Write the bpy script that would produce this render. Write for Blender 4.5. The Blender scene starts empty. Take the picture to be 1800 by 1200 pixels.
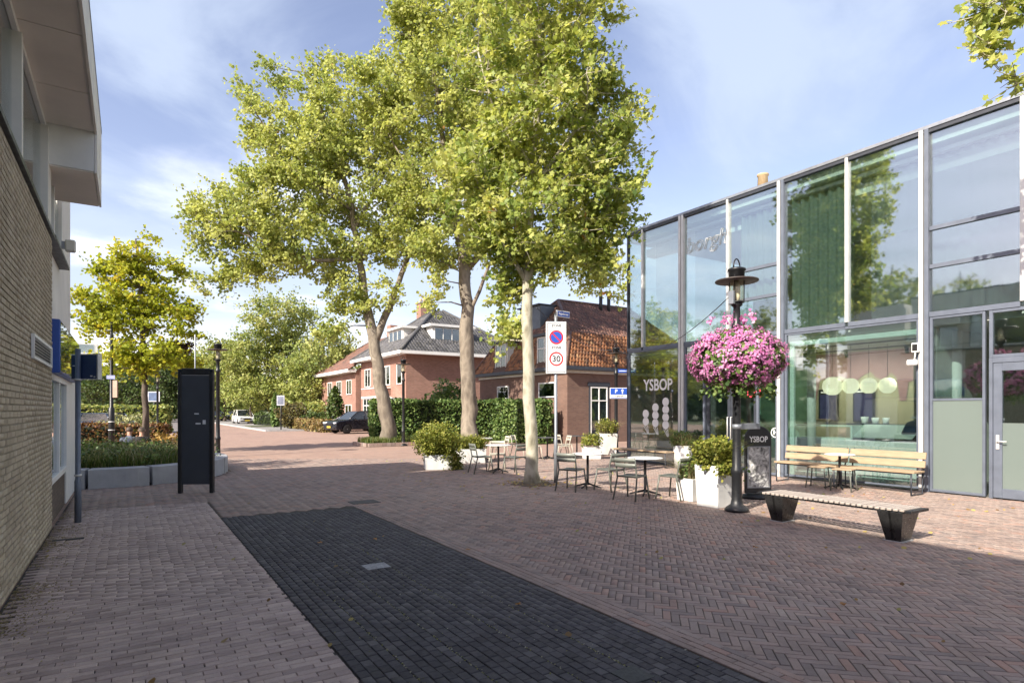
import bpy, bmesh, math, random
import numpy as np
from mathutils import Vector, Matrix
R = math.radians
random.seed(7); rng = np.random.default_rng(7)
S = bpy.context.scene
C = S.collection
# ------------------------------------------------------------------ camera, sky, sun, exposure
FOC = 1060.0; TH = math.atan(675/FOC); ct, st = math.cos(TH), math.sin(TH); EYE = 1.7; HOR = 720
cam_d = bpy.data.cameras.new('camera'); cam = bpy.data.objects.new('camera', cam_d); C.objects.link(cam)
cam.location = (0, 0, EYE); cam.rotation_euler = (R(90), 0, -TH)
cam_d.lens = 36*FOC/1800; cam_d.sensor_width = 36; cam_d.shift_y = (HOR-600)/1800; cam_d.clip_end = 3000; cam_d.clip_start = .05
S.camera = cam
SUN_EL = R(35); SUN_AZ = math.atan2(-1.0, -0.30)      # compass angle of the sun seen from above: x = sin, y = cos
w = bpy.data.worlds.new('World'); S.world = w; w.use_nodes = True
nt = w.node_tree; nt.nodes.clear()
def wn(t, **k):
    n = nt.nodes.new(t)
    for a, b in k.items(): setattr(n, a, b)
    return n
out = wn('ShaderNodeOutputWorld'); bg = wn('ShaderNodeBackground'); bg.inputs[1].default_value = 0.082
sky = wn('ShaderNodeTexSky'); sky.sky_type = 'NISHITA'; sky.sun_disc = False; sky.sun_elevation = SUN_EL; sky.sun_rotation = SUN_AZ
sky.air_density = 1.0; sky.dust_density = 1.2; sky.ozone_density = 1.6
tc = wn('ShaderNodeTexCoord'); sep = wn('ShaderNodeSeparateXYZ'); nt.links.new(tc.outputs['Generated'], sep.inputs[0])
def wm(op, a, b=None):
    n = wn('ShaderNodeMath', operation=op)
    for i, v in enumerate((a, b)):
        if v is None: continue
        if isinstance(v, (int, float)): n.inputs[i].default_value = v
        else: nt.links.new(v, n.inputs[i])
    return n.outputs[0]
zz = wm('ADD', wm('MAXIMUM', sep.outputs[2], 0.0), 0.14)
cmb = wn('ShaderNodeCombineXYZ'); nt.links.new(wm('DIVIDE', sep.outputs[0], zz), cmb.inputs[0]); nt.links.new(wm('DIVIDE', sep.outputs[1], zz), cmb.inputs[1])
def wnoise(scale, detail, rough, dist, lo, hi, off):
    mp = wn('ShaderNodeMapping'); mp.inputs['Location'].default_value = off; nt.links.new(cmb.outputs[0], mp.inputs[0])
    n = wn('ShaderNodeTexNoise'); n.inputs['Scale'].default_value = scale; n.inputs['Detail'].default_value = detail
    n.inputs['Roughness'].default_value = rough; n.inputs['Distortion'].default_value = dist; nt.links.new(mp.outputs[0], n.inputs['Vector'])
    m = wn('ShaderNodeMapRange', interpolation_type='SMOOTHSTEP'); m.inputs[1].default_value = lo; m.inputs[2].default_value = hi; nt.links.new(n.outputs[0], m.inputs[0])
    return m.outputs[0]
veil = wnoise(.62, 7, .56, 1.1, .42, .62, (3.1, 1.7, 0))
cum = wnoise(.8, 8, .55, .2, .50, .66, (0.4, 5.2, 0))
low = wn('ShaderNodeMapRange', interpolation_type='SMOOTHSTEP'); low.inputs[1].default_value = .55; low.inputs[2].default_value = .12; nt.links.new(sep.outputs[2], low.inputs[0])
tint = wn('ShaderNodeMix', data_type='RGBA', blend_type='MULTIPLY'); tint.inputs[0].default_value = 1
nt.links.new(sky.outputs[0], tint.inputs[6]); tint.inputs[7].default_value = (1.36, 1.08, 1.02, 1)
mx1 = wn('ShaderNodeMix', data_type='RGBA'); nt.links.new(wm('MULTIPLY', veil, .75), mx1.inputs[0]); nt.links.new(tint.outputs[2], mx1.inputs[6]); mx1.inputs[7].default_value = (3.15, 3.65, 4.55, 1)
mx2 = wn('ShaderNodeMix', data_type='RGBA'); nt.links.new(wm('MULTIPLY', cum, wm('MULTIPLY', low.outputs[0], .7)), mx2.inputs[0]); nt.links.new(mx1.outputs[2], mx2.inputs[6]); mx2.inputs[7].default_value = (8.2, 8.2, 8.4, 1)
nt.links.new(mx2.outputs[2], bg.inputs[0]); nt.links.new(bg.outputs[0], out.inputs[0])
sl = bpy.data.lights.new('sun', 'SUN'); sl.energy = 3.35; sl.angle = R(.53); sl.color = (1, .92, .80)
sun = bpy.data.objects.new('sun', sl); C.objects.link(sun)
sdir = Vector((math.sin(SUN_AZ)*math.cos(SUN_EL), math.cos(SUN_AZ)*math.cos(SUN_EL), math.sin(SUN_EL)))
sun.rotation_euler = sdir.to_track_quat('Z', 'Y').to_euler(); sun.location = (0, 0, 40)
S.view_settings.view_transform = 'Standard'; S.view_settings.look = 'None'; S.view_settings.gamma = 1; S.view_settings.use_curve_mapping = False
S.view_settings.exposure = 1.58
S.render.engine = 'CYCLES'; S.cycles.max_bounces = 8; S.cycles.transparent_max_bounces = 16; S.cycles.use_denoising = True
S.cycles.caustics_reflective = True; S.cycles.blur_glossy = .32; S.cycles.sample_clamp_indirect = 10; S.cycles.caustics_refractive = False

# ------------------------------------------------------------------ measuring helpers
def ray(px):
    l = (px-900)/FOC; return l*ct+st, -l*st+ct
def G(px, py, z=0.0):
    d = FOC*(EYE-z)/(py-HOR); a, b = ray(px); return a*d, b*d
def PD(px, py, d):
    a, b = ray(px); return Vector((a*d, b*d, EYE-(py-HOR)*d/FOC))
def onX(px, py, X):
    a, b = ray(px); d = X/a; return b*d, EYE-(py-HOR)*d/FOC
def onY(px, py, Y):
    a, b = ray(px); d = Y/b; return a*d, EYE-(py-HOR)*d/FOC
def proj(x, y, z=0):
    lat = x*ct-y*st; d = x*st+y*ct
    return (900+FOC*lat/d, HOR-(z-EYE)*FOC/d, d) if d > .1 else (None, None, d)

# ------------------------------------------------------------------ materials
MATS = {}
def nodes(name):
    m = bpy.data.materials.new(name); m.use_nodes = True; t = m.node_tree; t.nodes.clear()
    o = t.nodes.new('ShaderNodeOutputMaterial'); return m, t, o
class NT:
    def __init__(s, t): s.t = t
    def n(s, typ, ins=None, **k):
        n = s.t.nodes.new(typ)
        for a, b in k.items(): setattr(n, a, b)
        for i, v in (ins or {}).items():
            if hasattr(v, 'is_linked') or isinstance(v, bpy.types.NodeSocket): s.t.links.new(v, n.inputs[i])
            else: n.inputs[i].default_value = v
        return n
    def pos(s): return s.n('ShaderNodeNewGeometry').outputs['Position']
    def obj(s): return s.n('ShaderNodeTexCoord').outputs['Object']
    def noise(s, v, sc, det=4, ro=.55, dist=0): return s.n('ShaderNodeTexNoise', {'Vector': v, 'Scale': sc, 'Detail': det, 'Roughness': ro, 'Distortion': dist}).outputs[0]
    def ramp(s, f, stops):
        r = s.n('ShaderNodeValToRGB', {0: f}); e = r.color_ramp.elements
        while len(e) < len(stops): e.new(.5)
        for q, (p, c) in zip(e, stops): q.position = p; q.color = (*c, 1) if len(c) == 3 else c
        return r.outputs[0]
    def mr(s, f, a, b, c, d): return s.n('ShaderNodeMapRange', {0: f, 1: a, 2: b, 3: c, 4: d}).outputs[0]
    def math(s, op, a, b=0.0): return s.n('ShaderNodeMath', {0: a, 1: b}, operation=op).outputs[0]
    def mix(s, f, a, b, bt='MIX'): 
        c4 = lambda v: (*v, 1) if isinstance(v, tuple) and len(v) == 3 else v
        return s.n('ShaderNodeMix', {0: f, 6: c4(a), 7: c4(b)}, data_type='RGBA', blend_type=bt).outputs[2]
    def bump(s, h, st=.3, di=.01): return s.n('ShaderNodeBump', {'Height': h, 'Strength': st, 'Distance': di}).outputs[0]
    def prin(s, o, col, rough=.6, metal=0, bump=None, spec=.5, **k):
        c4 = (*col, 1) if isinstance(col, tuple) and len(col) == 3 else col
        d = {'Base Color': c4, 'Roughness': rough, 'Metallic': metal, 'Specular IOR Level': spec}
        d.update(k)
        if bump is not None: d['Normal'] = bump
        p = s.n('ShaderNodeBsdfPrincipled', d); s.t.links.new(p.outputs[0], o.inputs[0]); return p
def M(name, col, rough=.6, var=.15, sc=6, bump=.1, bsc=60, metal=0, spec=.5, **k):
    if name in MATS: return MATS[name]
    m, t, o = nodes(name); q = NT(t); v = q.obj()
    f = q.mr(q.noise(v, sc, 5, .6), .3, .7, 0, 1)
    a = tuple(max(0, c*(1-var)) for c in col); b = tuple(min(1, c*(1+var)) for c in col)
    cc = q.mix(f, a, b)
    rr = q.mr(q.noise(v, sc*2.3, 3), .3, .7, max(0.02, rough-.08), min(1, rough+.1))
    q.prin(o, cc, rr, metal, q.bump(q.noise(v, bsc, 3), bump, .01) if bump else None, spec, **k)
    MATS[name] = m; return m
def leaf_mat(name, stops, trans=.4, rough=.5):
    m, t, o = nodes(name); q = NT(t)
    a = q.n('ShaderNodeAttribute', attribute_name='rnd').outputs['Fac']
    col = q.ramp(a, stops)
    p = q.n('ShaderNodeBsdfPrincipled', {'Base Color': col, 'Roughness': rough, 'Specular IOR Level': .35})
    tr = q.n('ShaderNodeBsdfTranslucent', {'Color': q.mix(.5, col, q.mix(1.0, col, (1.0, .95, .35), 'MULTIPLY'))})
    mx = q.n('ShaderNodeMixShader', {0: trans, 1: p.outputs[0], 2: tr.outputs[0]})
    t.links.new(mx.outputs[0], o.inputs[0]); return m
def brickpiece_mat(name, stops, source, rough=.8, stain=(.5, .45, .4), stain_amt=.35, joint=None):
    m, t, o = nodes(name); q = NT(t)
    r = q.n('ShaderNodeAttribute', attribute_name='rnd').outputs['Fac'] if source == 'attr' else q.n('ShaderNodeObjectInfo').outputs['Random']
    col = q.ramp(r, stops); p = q.pos()
    col = q.mix(q.mr(q.noise(p, 90, 3, .7), .35, .7, 0, .35), col, q.mix(1.0, col, (.55, .55, .58), 'MULTIPLY'))
    col = q.mix(q.mr(q.noise(p, .45, 5, .6), .42, .68, 0, stain_amt), col, q.mix(.6, col, stain))
    col = q.mix(q.mr(q.noise(p, 2.3, 4, .65), .45, .75, 0, .3), col, q.mix(1.0, col, (.6, .58, .58), 'MULTIPLY'))
    gm = q.n('ShaderNodeTexVoronoi', {'Vector': p, 'Scale': 2.6, 'Randomness': 1.0}); sel = q.n('ShaderNodeSeparateColor', {0: gm.outputs['Color']}).outputs[0]
    spot = q.math('MULTIPLY', q.math('LESS_THAN', q.math('ADD', gm.outputs['Distance'], q.math('MULTIPLY', q.noise(p, 60, 2), .05)), .072), q.math('GREATER_THAN', sel, .55))
    col = q.mix(q.math('MULTIPLY', spot, .5), col, q.mix(q.math('GREATER_THAN', sel, .8), q.mix(1.0, col, (.45, .44, .44), 'MULTIPLY'), q.mix(.5, col, (.5, .48, .45))))
    stp = q.n('ShaderNodeMapping', {0: p, 'Scale': (2.2, 2.2, .14)}).outputs[0]
    col = q.mix(q.mr(q.noise(stp, 1.6, 5, .65), .46, .72, 0, .45), col, q.mix(1.0, col, (.66, .63, .58), 'MULTIPLY'))
    col = q.mix(q.mr(q.noise(p, .9, 6, .7, .8), .50, .70, 0, .5), col, q.mix(1.0, col, (.62, .60, .60), 'MULTIPLY'))
    q.prin(o, col, q.mr(q.noise(p, 30, 3), .3, .7, rough-.12, rough+.12), 0, q.bump(q.noise(p, 160, 4, .7), .35, .004))
    return m
def brickwall_mat(name, c1, c2, mortar, w_=.22, h_=.0625, soft=0.25):
    m, t, o = nodes(name); q = NT(t); p = q.pos()
    sx = q.n('ShaderNodeSeparateXYZ', {0: p})
    v = q.n('ShaderNodeCombineXYZ', {0: q.math('ADD', sx.outputs[0], sx.outputs[1]), 1: sx.outputs[2]}).outputs[0]
    b = q.n('ShaderNodeTexBrick', {'Vector': v, 'Color1': (*c1, 1), 'Color2': (*c2, 1), 'Mortar': (*mortar, 1), 'Scale': 1.0, 'Mortar Size': .006, 'Mortar Smooth': .1, 'Bias': 0.0, 'Brick Width': w_, 'Row Height': h_})
    col = q.mix(q.mr(q.noise(p, 1.1, 6, .6), .35, .7, 0, .45), b.outputs[0], q.mix(1.0, b.outputs[0], (.62, .58, .56), 'MULTIPLY'))
    col = q.mix(q.mr(q.noise(p, 7, 3), .4, .7, 0, soft), col, q.mix(1.0, col, (1.25, 1.2, 1.15), 'MULTIPLY'))
    q.prin(o, col, .85, 0, q.bump(b.outputs[1], .5, -.006)); return m
def glass_mat(name, tint=(.9, .95, .93), f0=.10, rough=.0, wave=.06):
    m, t, o = nodes(name); q = NT(t)
    wav = q.bump(q.noise(q.pos(), .7, 2, .5), wave, .05)
    g = q.n('ShaderNodeNewGeometry'); dt = q.n('ShaderNodeVectorMath', {0: g.outputs['Normal'], 1: g.outputs['Incoming']}, operation='DOT_PRODUCT').outputs['Value']
    c = q.math('POWER', q.math('SUBTRACT', 1.0, q.math('MINIMUM', q.math('ABSOLUTE', dt), 1.0)), 5.0)
    fr = q.math('ADD', f0, q.math('MULTIPLY', c, 1-f0))
    tr = q.n('ShaderNodeBsdfTransparent', {0: (*tint, 1)}); gl = q.n('ShaderNodeBsdfGlossy', {'Color': (.97, .99, 1, 1), 'Roughness': rough, 'Normal': wav})
    mx = q.n('ShaderNodeMixShader', {0: fr, 1: tr.outputs[0], 2: gl.outputs[0]}); t.links.new(mx.outputs[0], o.inputs[0]); return m
def frost_mat(name, col=(.37, .44, .41)):
    m, t, o = nodes(name); q = NT(t)
    d = q.n('ShaderNodeBsdfDiffuse', {0: (*col, 1)}); tl = q.n('ShaderNodeBsdfTranslucent', {0: (*col, 1)}); tr = q.n('ShaderNodeBsdfTransparent', {0: (*col, 1)})
    gl = q.n('ShaderNodeBsdfGlossy', {'Color': (1, 1, 1, 1), 'Roughness': .12})
    a = q.n('ShaderNodeMixShader', {0: .5, 1: d.outputs[0], 2: tl.outputs[0]}); b = q.n('ShaderNodeMixShader', {0: .28, 1: a.outputs[0], 2: tr.outputs[0]})
    c = q.n('ShaderNodeMixShader', {0: q.n('ShaderNodeFresnel', {'IOR': 1.45}).outputs[0], 1: b.outputs[0], 2: gl.outputs[0]}); t.links.new(c.outputs[0], o.inputs[0]); return m

# ------------------------------------------------------------------ mesh helpers
def tag(o, label=None, cat=None, group=None, kind=None):
    for k, v in (('label', label), ('category', cat), ('group', group), ('kind', kind)):
        if v: o[k] = v
    return o
def empty(name, loc, rz=0, label=None, cat=None, group=None):
    o = bpy.data.objects.new(name, None); C.objects.link(o); o.location = loc; o.rotation_euler = (0, 0, rz); o.empty_display_size = .2
    return tag(o, label, cat, group)
class MB:
    def __init__(s): s.v = []; s.f = []; s.sm = []
    def add(s, vs, fs, smooth=False):
        b = len(s.v); s.v += [tuple(v) for v in vs]; s.f += [tuple(i+b for i in f) for f in fs]; s.sm += [smooth]*len(fs); return s
    def box(s, x0, x1, y0, y1, z0, z1, mat=None):
        vs = [Vector((x, y, z)) for z in (z0, z1) for y in (y0, y1) for x in (x0, x1)]
        if mat is not None: vs = [mat @ v for v in vs]
        return s.add(vs, [(0, 2, 3, 1), (4, 5, 7, 6), (0, 1, 5, 4), (2, 6, 7, 3), (0, 4, 6, 2), (1, 3, 7, 5)])
    def obox(s, c, sx, sy, sz, rz=0, mat=None):
        m = Matrix.Translation(c) @ Matrix.Rotation(rz, 4, 'Z')
        if mat is not None: m = mat @ m
        return s.box(-sx/2, sx/2, -sy/2, sy/2, -sz/2, sz/2, m)
    def tube(s, pts, rad, n=8, cap=True, flat=1.0):
        pts = [Vector(p) for p in pts]; k = len(pts)
        rad = [rad]*k if isinstance(rad, (int, float)) else rad
        up = None; rings = []
        for i, p in enumerate(pts):
            t = (pts[min(i+1, k-1)]-pts[max(i-1, 0)]);
            if t.length < 1e-9: t = Vector((0, 0, 1))
            t.normalize()
            if up is None: up = t.orthogonal().normalized()
            a = (up-t*up.dot(t))
            a = a.normalized() if a.length > 1e-6 else t.orthogonal().normalized()
            up = a; b = t.cross(a)
            rings.append([p+(a*math.cos(2*math.pi*j/n)+b*math.sin(2*math.pi*j/n)*flat)*rad[i] for j in range(n)])
        vs = [v for r in rings for v in r]; fs = []
        for i in range(k-1):
            for j in range(n): fs.append((i*n+j, i*n+(j+1) % n, (i+1)*n+(j+1) % n, (i+1)*n+j))
        s.add(vs, fs, True)
        if cap:
            b = len(s.v)-k*n; s.f.append(tuple(b+j for j in reversed(range(n)))); s.f.append(tuple(b+(k-1)*n+j for j in range(n))); s.sm += [False, False]
        return s
    def lathe(s, prof, c=(0, 0, 0), n=20, smooth=True, sx=1, sy=1):
        vs = []; fs = []
        for r, z in prof:
            for j in range(n):
                a = 2*math.pi*j/n; vs.append((c[0]+r*sx*math.cos(a), c[1]+r*sy*math.sin(a), c[2]+z))
        for i in range(len(prof)-1):
            for j in range(n): fs.append((i*n+j, i*n+(j+1) % n, (i+1)*n+(j+1) % n, (i+1)*n+j))
        s.add(vs, fs, smooth); b = len(s.v)-len(vs)
        if prof[0][0] > 1e-4: s.f.append(tuple(b+j for j in reversed(range(n)))); s.sm.append(False)
        if prof[-1][0] > 1e-4: s.f.append(tuple(b+(len(prof)-1)*n+j for j in range(n))); s.sm.append(False)
        return s
    def prism(s, poly, axis, a, b):
        # poly of 2D points; axis 'x': (y,z); 'y': (x,z); 'z': (x,y)
        mk = {'x': lambda p, t: (t, p[0], p[1]), 'y': lambda p, t: (p[0], t, p[1]), 'z': lambda p, t: (p[0], p[1], t)}[axis]
        n = len(poly); vs = [mk(p, a) for p in poly]+[mk(p, b) for p in poly]
        fs = [tuple(range(n)), tuple(range(2*n-1, n-1, -1))]+[(i, i+n, (i+1) % n+n, (i+1) % n) for i in range(n)]
        return s.add(vs, fs)
    def quad(s, a, b, c, d): return s.add([a, b, c, d], [(0, 1, 2, 3)])
    def mesh(s, name, mat=None, bevel=0):
        me = bpy.data.meshes.new(name); me.from_pydata(s.v, [], s.f)
        me.polygons.foreach_set('use_smooth', s.sm)
        bm = bmesh.new(); bm.from_mesh(me); bmesh.ops.recalc_face_normals(bm, faces=bm.faces)
        if bevel:
            es = [e for e in bm.edges if len(e.link_faces) == 2 and e.calc_face_angle(0) > .6]
            bmesh.ops.bevel(bm, geom=es, offset=bevel, segments=1, affect='EDGES', profile=.5)
        bm.to_mesh(me); bm.free()
        if mat: me.materials.append(mat)
        return me
    def build(s, name, mat=None, parent=None, bevel=0, loc=None):
        return link(name, s.mesh(name, mat, bevel), parent, loc)
def link(name, me, parent=None, loc=None, rot=None):
    o = bpy.data.objects.new(name, me); C.objects.link(o)
    if parent: o.parent = parent
    if loc is not None: o.location = loc
    if rot is not None: o.rotation_euler = rot
    return o
def copy_tree(o, parent=None):
    c = o.copy(); C.objects.link(c)
    if parent: c.parent = parent
    for ch in KIDS(o): copy_tree(ch, c)
    return c
def KIDS(o): return [x for x in o.children]
def np_mesh(name, V, Fidx, nper, mat, rnd=None, smooth=False):
    """V (N,3), Fidx flat loop vertex indices, every face with nper corners"""
    me = bpy.data.meshes.new(name); nf = len(Fidx)//nper
    me.vertices.add(len(V)); me.vertices.foreach_set('co', np.asarray(V, np.float32).ravel())
    me.loops.add(len(Fidx)); me.loops.foreach_set('vertex_index', np.asarray(Fidx, np.int32))
    me.polygons.add(nf); me.polygons.foreach_set('loop_start', np.arange(0, nf*nper, nper, dtype=np.int32))
    me.polygons.foreach_set('loop_total', np.full(nf, nper, np.int32))
    if smooth: me.polygons.foreach_set('use_smooth', np.ones(nf, bool))
    if rnd is not None:
        a = me.attributes.new('rnd', 'FLOAT', 'FACE'); a.data.foreach_set('value', np.asarray(rnd, np.float32))
    me.materials.append(mat); me.update(calc_edges=True); me.validate(); return me
LEAF = {
 'diamond': np.array([(0, -.5, 0), (.36, .02, .1), (0, .5, -.05), (-.36, .02, .1)]),
 'maple': np.array([(0, -.42, 0), (.33, -.30, .05), (.25, -.08, .06), (.52, .12, .03), (.22, .18, .05), (0, .55, -.06), (-.22, .18, .05), (-.52, .12, .03), (-.25, -.08, .06), (-.33, -.30, .05)]),
 'blade': np.array([(-.03, 0, 0), (.03, 0, 0), (.025, .55, .10), (0, 1, .42)]),
 'round': np.array([(0, -.5, 0), (.4, -.25, .06), (.45, .15, .08), (0, .45, 0), (-.45, .15, .08), (-.4, -.25, .06)]),
}
def leaves(name, P, size, mat, shape='diamond', updir=None, droop=.5, rnd=None, parent=None, kind='stuff', sizevar=.35):
    """P (N,3) positions -> one mesh of small separate leaf faces"""
    P = np.asarray(P, float); n = len(P); T = LEAF[shape]; m = len(T)
    nrm = rng.normal(size=(n, 3)); nrm /= np.linalg.norm(nrm, axis=1)[:, None]
    nrm += (np.array([0, 0, .55])+np.array(sdir)*.55)*droop*1.5 if updir is None else updir*droop*1.6
    nrm /= np.linalg.norm(nrm, axis=1)[:, None]
    q = rng.normal(size=(n, 3)); A = np.cross(nrm, q); A /= np.linalg.norm(A, axis=1)[:, None]; B = np.cross(nrm, A)
    s = size*(1+sizevar*rng.uniform(-1, 1, n))
    V = P[:, None, :]+s[:, None, None]*(T[None, :, 0:1]*A[:, None, :]+T[None, :, 1:2]*B[:, None, :]+T[None, :, 2:3]*nrm[:, None, :])
    me = np_mesh(name, V.reshape(-1, 3), np.arange(n*m), m, mat, rng.uniform(0, 1, n) if rnd is None else rnd)
    o = link(name, me, parent)
    if kind: o['kind'] = kind
    return o
def blades(name, P, hgt, mat, parent=None, lean=.35, wid=.012, kind='stuff'):
    P = np.asarray(P, float); n = len(P); a = rng.uniform(0, 2*np.pi, n); h = hgt*(1+.4*rng.uniform(-1, 1, n)); le = h*lean*rng.uniform(.3, 1.6, n)
    D = np.stack([np.cos(a), np.sin(a), 0*a], 1); W = np.stack([-np.sin(a), np.cos(a), 0*a], 1); Z = np.array([0, 0, 1.0])
    def pt(t): return P+D*(le*t*t)[:, None]+Z*(h*(t-.28*t*t*lean*1.5))[:, None]
    L = [pt(0)-W*wid, pt(0)+W*wid, pt(.55)+W*wid*.8, pt(.55)-W*wid*.8, pt(1.0)+W*wid*.15, pt(1.0)-W*wid*.15]
    V = np.stack(L, 1).reshape(-1, 3); b = np.arange(n)*6
    F = np.stack([b, b+1, b+2, b+3, b+3, b+2, b+4, b+5], 1).ravel()
    o = link(name, np_mesh(name, V, F, 4, mat, np.repeat(rng.uniform(0, 1, n), 2)), parent)
    if kind: o['kind'] = kind
    return o
_txt = {}
def text_mesh(s, size, depth=.002, bold=False, align='CENTER', offset=0.0):
    k = (s, size, depth, bold, align, offset)
    if k in _txt: return _txt[k]
    cu = bpy.data.curves.new('lettering', 'FONT'); cu.body = s; cu.size = size; cu.extrude = depth; cu.align_x = align; cu.align_y = 'CENTER'; cu.offset = .02*size if bold else offset
    cu.resolution_u = 3
    o = bpy.data.objects.new('lettering', cu); C.objects.link(o)
    dg = bpy.context.evaluated_depsgraph_get(); me = bpy.data.meshes.new_from_object(o.evaluated_get(dg)); bpy.data.objects.remove(o); bpy.data.curves.remove(cu)
    _txt[k] = me; return me
def text(name, s, size, mat, parent, M4, depth=.002, bold=False, sx=1):
    me = text_mesh(s, size, depth, bold).copy(); me.materials.clear(); me.materials.append(mat); me.transform(M4 @ Matrix.Diagonal((sx, 1, 1, 1)))
    o = link(name, me, parent); o['kind'] = 'stuff' if False else 'thing'; del o['kind']; return o
def face_frame(origin, right, up):
    r = Vector(right).normalized(); u = Vector(up).normalized(); n = r.cross(u)
    return Matrix(((r.x, u.x, n.x, origin[0]), (r.y, u.y, n.y, origin[1]), (r.z, u.z, n.z, origin[2]), (0, 0, 0, 1)))

# common materials
m_white = M('white_paint', (.74, .74, .72), .5, .06, 3, .05)
m_cream = M('cream_paint', (.68, .65, .57), .55, .08, 3, .08)
m_black = M('black_metal', (.012, .013, .015), .42, .3, 8, .08, spec=.5)
m_dark = M('dark_anthracite', (.035, .04, .052), .45, .15, 5, .06)
m_grey = M('grey_metal', (.28, .30, .33), .42, .12, 5, .05, metal=.55)
m_alu = M('light_aluminium', (.62, .62, .60), .40, .08, 4, .04, metal=.25)
m_frame = M('blue_grey_frame', (.13, .15, .19), .42, .12, 4, .05, metal=.2)
m_glass = glass_mat('facade_glass', (.80, .885, .87), .25, .03)
m_wglass = glass_mat('window_glass', (.75, .80, .81), .12, .01)
m_inside = M('dark_interior', (.03, .03, .033), .8, .3)
m_wood = None
def wood_mat(name, a, b, sc=(3, 40, 40), rough=.55):
    m, t, o = nodes(name); q = NT(t); mp = q.n('ShaderNodeMapping', {0: q.obj(), 'Scale': sc})
    f = q.noise(mp.outputs[0], 1.2, 6, .6, .6); c = q.mix(q.mr(f, .3, .7, 0, 1), a, b)
    c = q.mix(q.mr(q.n('ShaderNodeObjectInfo').outputs['Random'], 0, 1, 0, .35), c, q.mix(1.0, c, (.7, .68, .66), 'MULTIPLY'))
    q.prin(o, c, rough, 0, q.bump(f, .25, .004)); return m
m_oak = wood_mat('warm_oak', (.29, .205, .125), (.43, .32, .205), (40, 3, 40))
m_greywood = wood_mat('weathered_wood', (.30, .255, .22), (.50, .44, .39), (3, 40, 40), .75)
m_rubber = M('tyre_rubber', (.015, .015, .016), .8, .2)
m_blue = M('sign_blue', (.02, .08, .42), .4, .05, 3, 0)
m_red = M('sign_red', (.55, .02, .02), .4, .05, 3, 0)
m_signwhite = M('sign_white', (.72, .73, .74), .4, .04, 3, 0)
m_ink = M('black_ink', (.01, .01, .01), .5, .1, 3, 0)
m_concrete = M('light_concrete', (.36, .36, .36), .8, .18, 3, .25, 40)

# ------------------------------------------------------------------ ground and paving
F = 14.05            # facade plane of the glass building
WX = -0.92           # plane of the brick wall on the other side
def plane(name, x0, x1, y0, y1, z, mat, kind='structure', n=1):
    o = MB().quad((x0, y0, z), (x1, y0, z), (x1, y1, z), (x0, y1, z)).build(name, mat); o['kind'] = kind; return o
def ground_mat():
    m, t, o = nodes('ground_soil'); q = NT(t); p = q.pos()
    q.prin(o, q.ramp(q.noise(p, .2, 6, .6), [(.3, (.05, .07, .02)), (.7, (.10, .10, .045))]), .9); return m
plane('ground', -900, 900, -500, 1500, -.03, ground_mat())
def road_mat():
    m, t, o = nodes('road_clinker'); q = NT(t); p = q.pos()
    mp = q.n('ShaderNodeMapping', {0: p, 'Rotation': (0, 0, R(45))})
    b = q.n('ShaderNodeTexBrick', {'Vector': mp.outputs[0], 'Color1': (.37, .235, .175, 1), 'Color2': (.29, .19, .15, 1), 'Mortar': (.19, .14, .12, 1), 'Scale': 1.0, 'Mortar Size': .004, 'Brick Width': .2, 'Row Height': .067})
    col = q.mix(q.mr(q.noise(p, .35, 6, .65), .35, .68, 0, .6), b.outputs[0], q.mix(1.0, b.outputs[0], (.72, .74, .78), 'MULTIPLY'))
    col = q.mix(q.mr(q.noise(p, 2.2, 4, .6), .4, .7, 0, .35), col, (.40, .30, .24))
    q.prin(o, col, .85, 0, q.bump(q.noise(p, 25, 4), .4, .01)); return m
m_road = road_mat()
plane('street', -25, 60, -8, 140, -.012, m_road)
m_bed = M('joint_sand', (.06, .052, .045), .95, .3, 3, .2)
STX0, STX1, STY = 1.23, 3.33, 10.5
def vis(x, y, far, margin=60):
    a = proj(x, y)
    return a[2] > 1.5 and -margin-150/a[2]*8 < a[0] < 1800+margin+150/a[2]*8 and a[2] < far and a[1] < 1200+260
FAR = 21.0
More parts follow.
